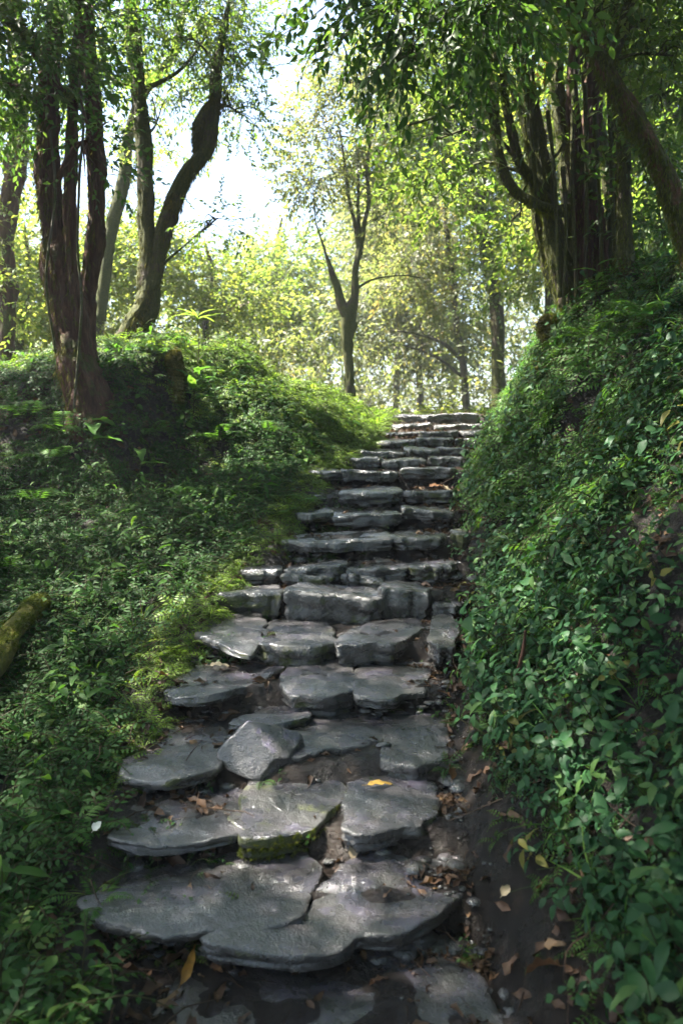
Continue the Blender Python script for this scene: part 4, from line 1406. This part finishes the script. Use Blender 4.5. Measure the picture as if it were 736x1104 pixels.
# T6 -- leaning trunk with peeling red bark, top right
t = empty('tree', at(752, 330, 6.6), 'leaning trunk with peeling orange-red bark and moss at the top right', 'tree')
P, rr = px_path([(770, 360), (748, 300), (733, 240), (712, 180), (680, 125), (650, 70), (622, 20), (598, -50), (580, -130)], 6.6, [10, 10, 9, 9, 8, 7, 6.5, 6, 4])
o, V, Vn = stem_part(t, 'trunk', P, rr, M_barkpeel, .35, .3, 30, 90)
mz = MB(); Vh, Fh, rh = hang_fuzz(V, Vn, 5000, .8); mz.add(Vh, Fh, rh)
att = list(P[4:])
P2, rr2 = px_path([(652, 75), (668, 40), (678, 0), (690, -60)], 6.6, [7, 6, 5, 4])
o, V, Vn = stem_part(t, 'limb', P2, rr2, M_barkmoss, .2, .2, 12, 91)
Vh, Fh, rh = hang_fuzz(V, Vn, 300, .8); mz.add(Vh, Fh, rh)
mz.build('hanging_moss', M_moss, t)
att += list(P2[1:])
add_crown(t, [B(690, 20, 6.8, 60, 45, .6, 110), B(720, 100, 7.2, 40, 60, .7, 90), B(640, 20, 6.6, 40, 30, .5, 50), B(700, -70, 6.4, 100, 50, 1.2, 260), B(725, 60, 6.6, 30, 40, .4, 40)], 'mid', M_crown, att, 108, .018, M_barkmoss, thr=.36, hole=gaps)

# T7 -- slim mossy upright stem in front of the gnarled tree
t = empty('tree', at(676, 325, 7.4), 'slim upright mossy stem between gnarled tree and leaning red trunk', 'tree')
P, rr = px_path([(676, 330), (674, 270), (673, 210), (670, 150), (664, 80), (660, 0), (655, -80)], 7.4, [8, 7, 6.5, 6, 5, 5, 3])
o, V, Vn = stem_part(t, 'trunk', P, rr, M_barkmoss, .25, .15, 14, 95)
mz = MB(); Vh, Fh, rh = hang_fuzz(V, Vn, 1400, .8); mz.add(Vh, Fh, rh); mz.build('hanging_moss', M_moss, t)
add_crown(t, [B(700, 200, 7.6, 40, 50, .4, 70), B(715, 265, 7.6, 30, 30, .4, 44), B(655, -60, 7.4, 60, 40, .8, 110)], 'mid', M_dark, P[3:], 109, .012, M_barkmoss, thr=.38)

# red orchid-like flowers in the gnarled tree
t = empty('epiphyte', at(586, 92, 7.5), 'small orange-red flowering plant perched in the gnarled tree', 'epiphyte')
mb = MB(); fb = MB()
for k in range(9):
    a = R.uniform(-.8, .8)
    V, Fq = leaf_hi(.32, .022, .5, .1, 6)
    mb.add(V @ (rotz(R.rand() * 6.3) @ roty(-R.uniform(.2, .9))).T + at(586, 98, 7.45), [Fq], R.uniform(.2, .9))
for k in range(40):
    V, Fq = leaf_lo(.04, .02, .2, .2)
    fb.add(V @ (rotz(R.rand() * 6.3) @ roty(R.uniform(-1, 1))).T + at(584 + R.normal(0, 5), 78 + R.normal(0, 7), 7.4), [Fq], R.rand())
mb.build('leaves', M_crown, t); fb.build('blossoms', M_pink, t)

# T8.. background trees, each its own crown
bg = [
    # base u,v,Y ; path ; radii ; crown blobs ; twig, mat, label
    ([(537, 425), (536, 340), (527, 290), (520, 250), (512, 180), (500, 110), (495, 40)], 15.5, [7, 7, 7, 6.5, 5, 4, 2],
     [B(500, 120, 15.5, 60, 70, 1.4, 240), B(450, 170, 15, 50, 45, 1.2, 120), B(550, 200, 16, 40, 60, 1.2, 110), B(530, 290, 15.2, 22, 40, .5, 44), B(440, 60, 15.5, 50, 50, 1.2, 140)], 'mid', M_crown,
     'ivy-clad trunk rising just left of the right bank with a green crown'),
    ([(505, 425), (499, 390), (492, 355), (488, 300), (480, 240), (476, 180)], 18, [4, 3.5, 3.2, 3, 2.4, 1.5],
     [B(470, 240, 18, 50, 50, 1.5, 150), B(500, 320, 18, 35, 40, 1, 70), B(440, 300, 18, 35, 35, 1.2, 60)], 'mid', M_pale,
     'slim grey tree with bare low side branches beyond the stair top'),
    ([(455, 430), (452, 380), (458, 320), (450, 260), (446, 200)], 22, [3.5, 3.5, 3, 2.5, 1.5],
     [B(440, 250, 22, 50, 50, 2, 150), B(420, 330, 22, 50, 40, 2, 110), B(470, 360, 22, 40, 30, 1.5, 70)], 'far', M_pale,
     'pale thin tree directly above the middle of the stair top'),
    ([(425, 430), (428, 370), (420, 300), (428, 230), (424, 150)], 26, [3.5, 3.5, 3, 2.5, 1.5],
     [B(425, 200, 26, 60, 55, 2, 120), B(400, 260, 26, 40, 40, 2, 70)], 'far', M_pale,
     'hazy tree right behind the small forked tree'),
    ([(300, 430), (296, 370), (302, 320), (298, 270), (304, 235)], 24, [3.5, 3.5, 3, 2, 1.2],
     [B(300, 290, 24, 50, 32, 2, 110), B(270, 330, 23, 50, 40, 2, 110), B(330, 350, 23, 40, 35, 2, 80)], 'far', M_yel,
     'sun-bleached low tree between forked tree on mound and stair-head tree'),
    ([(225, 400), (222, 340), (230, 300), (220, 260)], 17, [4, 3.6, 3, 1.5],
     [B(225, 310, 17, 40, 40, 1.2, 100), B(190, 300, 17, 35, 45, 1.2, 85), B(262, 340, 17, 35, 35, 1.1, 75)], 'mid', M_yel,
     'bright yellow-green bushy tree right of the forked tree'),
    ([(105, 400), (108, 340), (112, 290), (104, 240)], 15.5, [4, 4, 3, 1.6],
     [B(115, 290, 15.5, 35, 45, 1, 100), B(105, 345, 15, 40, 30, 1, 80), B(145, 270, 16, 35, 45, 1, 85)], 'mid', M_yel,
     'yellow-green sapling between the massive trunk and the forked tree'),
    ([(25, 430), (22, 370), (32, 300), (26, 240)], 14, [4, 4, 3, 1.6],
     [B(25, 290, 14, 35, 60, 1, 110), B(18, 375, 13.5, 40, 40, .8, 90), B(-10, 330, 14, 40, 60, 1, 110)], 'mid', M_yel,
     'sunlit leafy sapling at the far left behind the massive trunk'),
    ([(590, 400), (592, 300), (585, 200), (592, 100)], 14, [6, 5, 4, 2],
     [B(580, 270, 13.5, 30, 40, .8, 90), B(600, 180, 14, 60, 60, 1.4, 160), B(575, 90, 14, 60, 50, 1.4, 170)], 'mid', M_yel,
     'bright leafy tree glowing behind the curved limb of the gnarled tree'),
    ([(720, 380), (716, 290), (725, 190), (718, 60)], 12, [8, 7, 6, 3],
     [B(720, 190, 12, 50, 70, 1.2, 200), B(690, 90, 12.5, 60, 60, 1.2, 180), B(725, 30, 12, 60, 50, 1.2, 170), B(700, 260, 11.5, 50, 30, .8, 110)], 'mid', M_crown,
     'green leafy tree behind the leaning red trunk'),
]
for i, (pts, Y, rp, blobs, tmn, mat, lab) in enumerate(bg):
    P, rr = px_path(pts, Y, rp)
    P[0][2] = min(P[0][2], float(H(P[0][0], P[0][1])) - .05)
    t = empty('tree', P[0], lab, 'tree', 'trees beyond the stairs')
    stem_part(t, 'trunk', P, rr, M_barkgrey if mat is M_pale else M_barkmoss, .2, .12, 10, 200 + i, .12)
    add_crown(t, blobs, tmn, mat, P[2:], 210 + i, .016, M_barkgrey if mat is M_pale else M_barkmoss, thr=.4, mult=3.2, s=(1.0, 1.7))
    if i == 1:
        for pp, rq in (([(500, 392), (480, 372), (450, 360), (420, 356)], [2.4, 2, 1.6, 1]), ([(503, 410), (470, 385), (435, 372)], [2, 1.5, 1])):
            P2, r2 = px_path(pp, 18, rq); stem_part(t, 'limb', P2, r2, M_barkgrey, .2, 0, 6, 230)

# unseen trees added around the viewpoint, out of frame, to shade the steps
for i, (bx, by, hh, blobs, lab) in enumerate([
    (-4.4, 3.2, 6.5, [((-3.4, 3.2, 7.2), (2.4, 2.0, 1.0), 1500), ((-5.4, 4.0, 7.0), (2.2, 2.0, 1.4), 1200), ((-1.0, 2.2, 7.8), (2.2, 2.0, .9), 1700), ((-5.6, 1.5, 5.0), (1.5, 2.2, 1.6), 700)], 'tall added shade tree standing out of frame on the left slope'),
    (-4.0, -3.0, 6.5, [((-2.8, -2.2, 7.0), (2.4, 2.4, 1.2), 1000), ((-.4, -2.5, 7.6), (2.0, 2.2, 1.1), 800), ((-4.2, -3.2, 4.2), (2.4, 1.8, 1.8), 1100)], 'added shade tree standing unseen behind the viewpoint on the left'),
    (4.6, -.4, 6.5, [((3.8, .6, 7.2), (2.2, 2.4, 1.2), 1000), ((1.7, 0.0, 7.8), (2.2, 2.2, 1.0), 1500), ((4.8, -1.6, 5.0), (1.8, 2.2, 1.8), 900)], 'added shade tree standing unseen beside the viewpoint on the right bank'),
    (-6.6, 7.4, 5.5, [((-6.1, 7.5, 6.0), (1.9, 1.7, 1.0), 1000), ((-6.6, 5.6, 5.4), (1.5, 1.5, 1.0), 500)], 'added shade tree out of frame at the far left of the slope'),
    (.6, -6.0, 6.0, [((.5, -5.6, 6.6), (2.8, 1.8, 1.6), 1200), ((.2, -5.8, 3.4), (3.2, 1.4, 1.8), 1400)], 'bushy added shade tree unseen straight behind the viewpoint'),
    (5.6, 5.2, 6.0, [((5.0, 4.8, 7.6), (2.2, 2.4, 1.2), 450), ((6.0, 5.6, 5.6), (1.4, 2.4, 1.4), 350)], 'added shade tree out of frame high on the right bank'),
]):
    bz = float(H(bx, by))
    t = empty('tree', (bx, by, bz), lab, 'tree', 'added shade trees around the viewpoint')
    P = np.array([(bx, by, bz - .2), (bx + .1, by + .1, bz + 2.2), (bx + .3, by - .1, bz + 4.2), (bx + .5, by, max(bz + 5, hh))])
    stem_part(t, 'trunk', P, [.2, .17, .14, .08], M_barkmoss, .2, .2, 18, 300 + i)
    add_crown(t, blobs, 'big', M_dark, P[1:], 310 + i, .04, M_barkmoss, hole=gaps, thr=.36)

# far wood: one mass
n = 27000
x = R.uniform(-34, 34, n); y = R.uniform(25, 44, n)
hmax = np.interp(x / y, [-.8, -.3, -.12, -.05, .03, .15, .4, .8], [12, 9.5, 7.5, 6.5, 9, 10.5, 13, 14])
zz = (R.rand(n) ** 1.25) * hmax * (.6 + .8 * vn(x * .35, y * .35, 0, 401)) + SZ[-1] - 1
k = fbm(x * .4, y * .4, zz * .5, 402, 3) > .40
P = np.column_stack([x, y, zz])[k]
D = nrm(R.normal(0, 1, P.shape) * [1, 1, .4] + [0, 0, -.15])
V, Fs, r = scatter(twigs['far'], P, basis_dir(D, R.uniform(1.2, 2.2, len(P))), .3)
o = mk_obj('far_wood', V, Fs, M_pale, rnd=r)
tag(o, 'pale sunlit wood far behind the trees at the stair top', 'wood', None, 'stuff')

n = 6500
x = R.uniform(-14, 16, n); y = R.uniform(15, 25, n)
zz = H(x, y) + (R.rand(n) ** 1.4) * 2.4 * (.3 + 1.2 * vn(x * .5, y * .5, 0, 411))
k = (fbm(x * .8, y * .8, zz, 412, 2) > .4) & ((np.abs(x / y - .06) > .12) | (y > 18))
P = np.column_stack([x, y, zz])[k]
D = nrm(R.normal(0, 1, P.shape) * [1, 1, .5] + [0, 0, .2])
V, Fs, r = scatter(twigs['far'], P, basis_dir(D, R.uniform(.7, 1.3, len(P))), .3)
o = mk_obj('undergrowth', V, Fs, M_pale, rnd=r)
tag(o, 'pale bushy undergrowth at the feet of the trees beyond the stairs', 'undergrowth', None, 'stuff')

# ------------------------------------------------------------------ single plants
fronds = []
for k in range(4):
    V, Fq, r = tw_frond(rs.uniform(.5, .65), 16, .13, .03, rs.uniform(.5, .9), rs, rs.uniform(.7, 1.2))
    fronds.append(mk_mesh('frond', V, [Fq], M_fern, r))


def ferns(x, y, n, s, label, lift=0):
    t = empty('fern', (x, y, float(H(x, y)) + lift), label, 'fern', 'ferns on the banks')
    for k in range(n):
        f = bpy.data.objects.new('frond', fronds[k % 4])
        COL.objects.link(f); f.parent = t
        q = s * random.uniform(.75, 1.15)
        f.scale = (q, q, q)
        f.rotation_euler = (0, random.uniform(-.25, .2), k * 2 * PI / n + random.uniform(-.3, .3))


def gp(u, v, y0=2.0):
    d = ray(u, v)
    yy = np.arange(y0, 16, .02)
    X = d[0] / d[1] * yy; Z = ZC + d[2] / d[1] * yy
    hit = np.nonzero(Z < H(X, yy))[0]
    i = hit[0] if len(hit) else len(yy) - 1
    return float(X[i]), float(yy[i])


for (u, v, n_, s_, lab) in [
    (70, 470, 8, .95, 'large dark fern in front of the massive trunk'),
    (30, 455, 7, .9, 'fern left of the massive trunk base catching light'),
    (40, 545, 7, .8, 'fern low on the left slope under the massive tree'),
    (130, 560, 6, .6, 'small fern on the bare soil below the mound'),
    (70, 910, 7, .5, 'fern at lower left edge beside the small white petal'),
    (30, 990, 6, .5, 'fern at the bottom left corner'),
    (105, 985, 5, .35, 'small fern under the left end of the lowest step'),
    (330, 545, 6, .5, 'light green fern on the left stair edge near the ninth step'),
    (300, 560, 5, .45, 'fern on the left stair edge behind the longest bright slab'),
    (560, 370, 7, .6, 'fern on the sunny left rim of the right bank'),
    (640, 370, 7, .75, 'fern below the gnarled tree'),
    (700, 350, 7, .8, 'fern at the upper right edge below the leaning red trunk'),
    (600, 440, 6, .6, 'fern in the middle of the upper right bank'),
    (255, 400, 6, .55, 'fern on the crest of the left mound'),
    (60, 500, 8, .9, 'dark fern nearest below the base of the massive trunk'),
    (165, 470, 7, .75, 'fern hanging on the dark mound face right of the massive trunk'),
    (235, 480, 7, .7, 'fern on the mound face near the broad-leaved plant'),
    (290, 470, 7, .6, 'fern at the right end of the mound face'),
    (200, 540, 7, .7, 'fern in the dark dip between mound and stairs'),
    (255, 545, 6, .55, 'fern just left of the ninth step in the dip'),
    (120, 620, 6, .5, 'small fern in the middle of the left slope'),
    (10, 620, 7, .7, 'fern above the yellow mossy log at the left edge'),
    (170, 385, 6, .5, 'fern beside the foot of the forked tree'),
]:
    x_, y_ = gp(u, v)
    ferns(x_, y_, n_, s_, lab)


def broad_plant(u, v, h, nl, ll, lw, label, mat, up=.6, name='leafy_plant', whorl=False, Y=None):
    if Y is None:
        x_, y_ = gp(u, v)
    else:
        y_ = Y; x_ = (u - 368) / F * Y
    z_ = float(H(x_, y_))
    t = empty(name, (x_, y_, z_), label, 'plant')
    ax = np.array([(x_, y_, z_ - .03), (x_ + .02, y_, z_ + h * .5), (x_ + .01, y_ - .02, z_ + h)])
    V, Fs, _ = tube(ax, [.007, .005, .003], 7, 12)
    mk_obj('stalk', V, Fs, M_barkmoss, t)
    for k in range(nl):
        f = random.uniform(.9, 1) if whorl else .4 + .6 * k / max(1, nl - 1)
        V, Fq = leaf_hi(ll * random.uniform(.8, 1.15), lw, random.uniform(.2, .6), .15, 8, .06)
        A = rotz(k * 2.4 + random.uniform(-.3, .3)) @ roty(-up * random.uniform(.5, 1.3))
        mk_obj('leaf', V @ A.T + np.array([x_ + .01, y_ - .01, z_ + h * f]), [Fq], mat, t, rnd=np.full(len(V), random.uniform(.3, .9)))


broad_plant(213, 400, .62, 9, .3, .045, 'tall plant with a narrow-leaved tuft rising above the mound crest', M_crown, .6, whorl=True)
broad_plant(208, 455, .55, 7, .3, .1, 'bright broad-leaved plant standing against the mound face', M_fern, .5)
broad_plant(100, 490, .3, 4, .32, .17, 'large-leaved plant beside the foot of the massive trunk', M_fern, .3)
broad_plant(150, 512, .22, 3, .34, .13, 'plant with one big drooping leaf on the slope below the mound', M_fern, .2)
broad_plant(700, 385, .3, 5, .22, .12, 'large-leaved plant at the upper right of the right bank', M_herb, .3)
broad_plant(640, 330, .35, 6, .24, .05, 'narrow-leaved plant at the foot of the gnarled tree', M_fern, .5)
broad_plant(265, 330, .5, 6, .16, .05, 'thin sapling with hanging oval leaves behind the mound crest', M_yel, .1, Y=11.5)

# mossy stumps and the mossy log
def stump(u, v, rpx, hpx, label):
    x_, y_ = gp(u, v)
    z_ = float(H(x_, y_))
    h = hpx / F * y_; r_ = rpx / F * y_
    t = empty('stump', (x_, y_, z_), label, 'stump')
    P = np.array([(x_, y_, z_ - .1), (x_ + .01, y_, z_ + h * .4), (x_ - .01, y_, z_ + h * .8), (x_, y_, z_ + h)])
    V, Fs, Vn = tube(P, [r_, r_ * .85, r_ * .95, r_ * .55], 18, 22, .3, int(u), 4, .2)
    mk_obj('wood', V, Fs, M_log, t)
    V, Fs, r = fuzz(V, Vn, 1500, 1.3)
    mk_obj('moss', V, Fs, M_hang, t, rnd=r)


stump(592, 395, 9, 52, 'yellow mossy stump on the slope below the gnarled tree')
stump(190, 425, 8, 45, 'moss covered stump against the dark face of the mound')

x0, y0 = gp(-25, 770); x1, y1 = gp(45, 668)
za, zb_ = float(H(x0, y0)), float(H(x1, y1))
t = empty('log', ((x0 + x1) / 2, (y0 + y1) / 2, (za + zb_) / 2), 'yellow moss covered log lying at the left edge of the photo', 'log')
P = np.array([(x0 - .5, y0 - .7, za + .12), (x0, y0, za + .19), ((x0 + x1) / 2, (y0 + y1) / 2, (za + zb_) / 2 + .19), (x1, y1, zb_ + .13)])
V, Fs, Vn = tube(P, [.07, .07, .065, .05], 20, 60, .2, 5, 4, .2)
mk_obj('wood', V, Fs, M_log, t)
kq = fbm(V[:, 0] * 5, V[:, 1] * 5, V[:, 2] * 5, 3, 3) > .45
V, Fs, r = fuzz(V[kq], Vn[kq], 3600, 1.1)
mk_obj('moss', V, Fs, M_moss, t, rnd=r)

# dead sticks poking out of the right bank
for (ua, va, ub, vb, Y, rp_, lab) in [(556, 730, 566, 680, 3.7, 2.4, 'short dead stick poking up from the right bank near the fourth step'),
                                      (690, 470, 672, 545, 4.6, 2.2, 'thin dead stem leaning in the shadow of the right bank')]:
    P = np.array([at(ua, va, Y), at((ua + ub) / 2 + 2, (va + vb) / 2, Y - .03), at(ub, vb, Y - .05)])
    V, Fs, _ = tube(P, [rp_ / F * Y, rp_ / F * Y * .9, rp_ / F * Y * .6], 8, 12, .2, 4)
    o = mk_obj('stick', V, Fs, M_barkred, loc=P[0])
    tag(o, lab, 'stick')

# ------------------------------------------------------------------ hazy forest air
HZ = .0016
hv = np.array([[x_, y_, z_] for z_ in (-12, 22) for y_ in (-70, 230) for x_ in (-170, 170)], float)
hf = np.array([[0, 2, 3, 1], [4, 5, 7, 6], [0, 1, 5, 4], [2, 6, 7, 3], [0, 4, 6, 2], [1, 3, 7, 5]])
hm, hnt, hout = new_mat('forest_haze')
pv = N(hnt, 'ShaderNodeVolumePrincipled')
pv.inputs['Color'].default_value = (.95, .97, 1, 1)
pv.inputs['Density'].default_value = HZ
pv.inputs['Anisotropy'].default_value = .35
hnt.links.new(pv.outputs[0], hout.inputs['Volume'])
tag(mk_obj('haze', hv, [hf], hm, smooth=False), 'thin bright haze in the forest air', 'haze', None, 'stuff')

# ------------------------------------------------------------------ light
w = bpy.data.worlds.new('World')
SC.world = w
w.use_nodes = True
nt = w.node_tree
bgn = nt.nodes['Background']
sky = nt.nodes.new('ShaderNodeTexSky')
sky.sky_type = 'NISHITA'
sky.sun_disc = False
el = math.asin(SUN[2])
sky.sun_elevation = el
sky.sun_rotation = math.atan2(SUN[0], SUN[1])
sky.air_density = 1.0
sky.dust_density = 1.6
nt.links.new(sky.outputs[0], bgn.inputs[0])
bgn.inputs[1].default_value = .064
sl = bpy.data.lights.new('Sun', 'SUN')
sl.energy = 5
sl.angle = math.radians(.55)
sl.color = (1, .94, .84)
so = bpy.data.objects.new('Sun', sl)
COL.objects.link(so)
so.rotation_euler = Vector((-SUN[0], -SUN[1], -SUN[2])).to_track_quat('-Z', 'Y').to_euler()

SC.view_settings.view_transform = 'Standard'
SC.view_settings.look = 'None'
SC.view_settings.gamma = 1
SC.view_settings.use_curve_mapping = False
SC.view_settings.exposure = 3.15
SC.render.engine = 'CYCLES'
cy = SC.cycles
cy.max_bounces = 7
cy.diffuse_bounces = 4
cy.glossy_bounces = 3
cy.transmission_bounces = 4
cy.use_denoising = True
cy.caustics_reflective = False
cy.caustics_refractive = False
cy.sample_clamp_indirect = 6
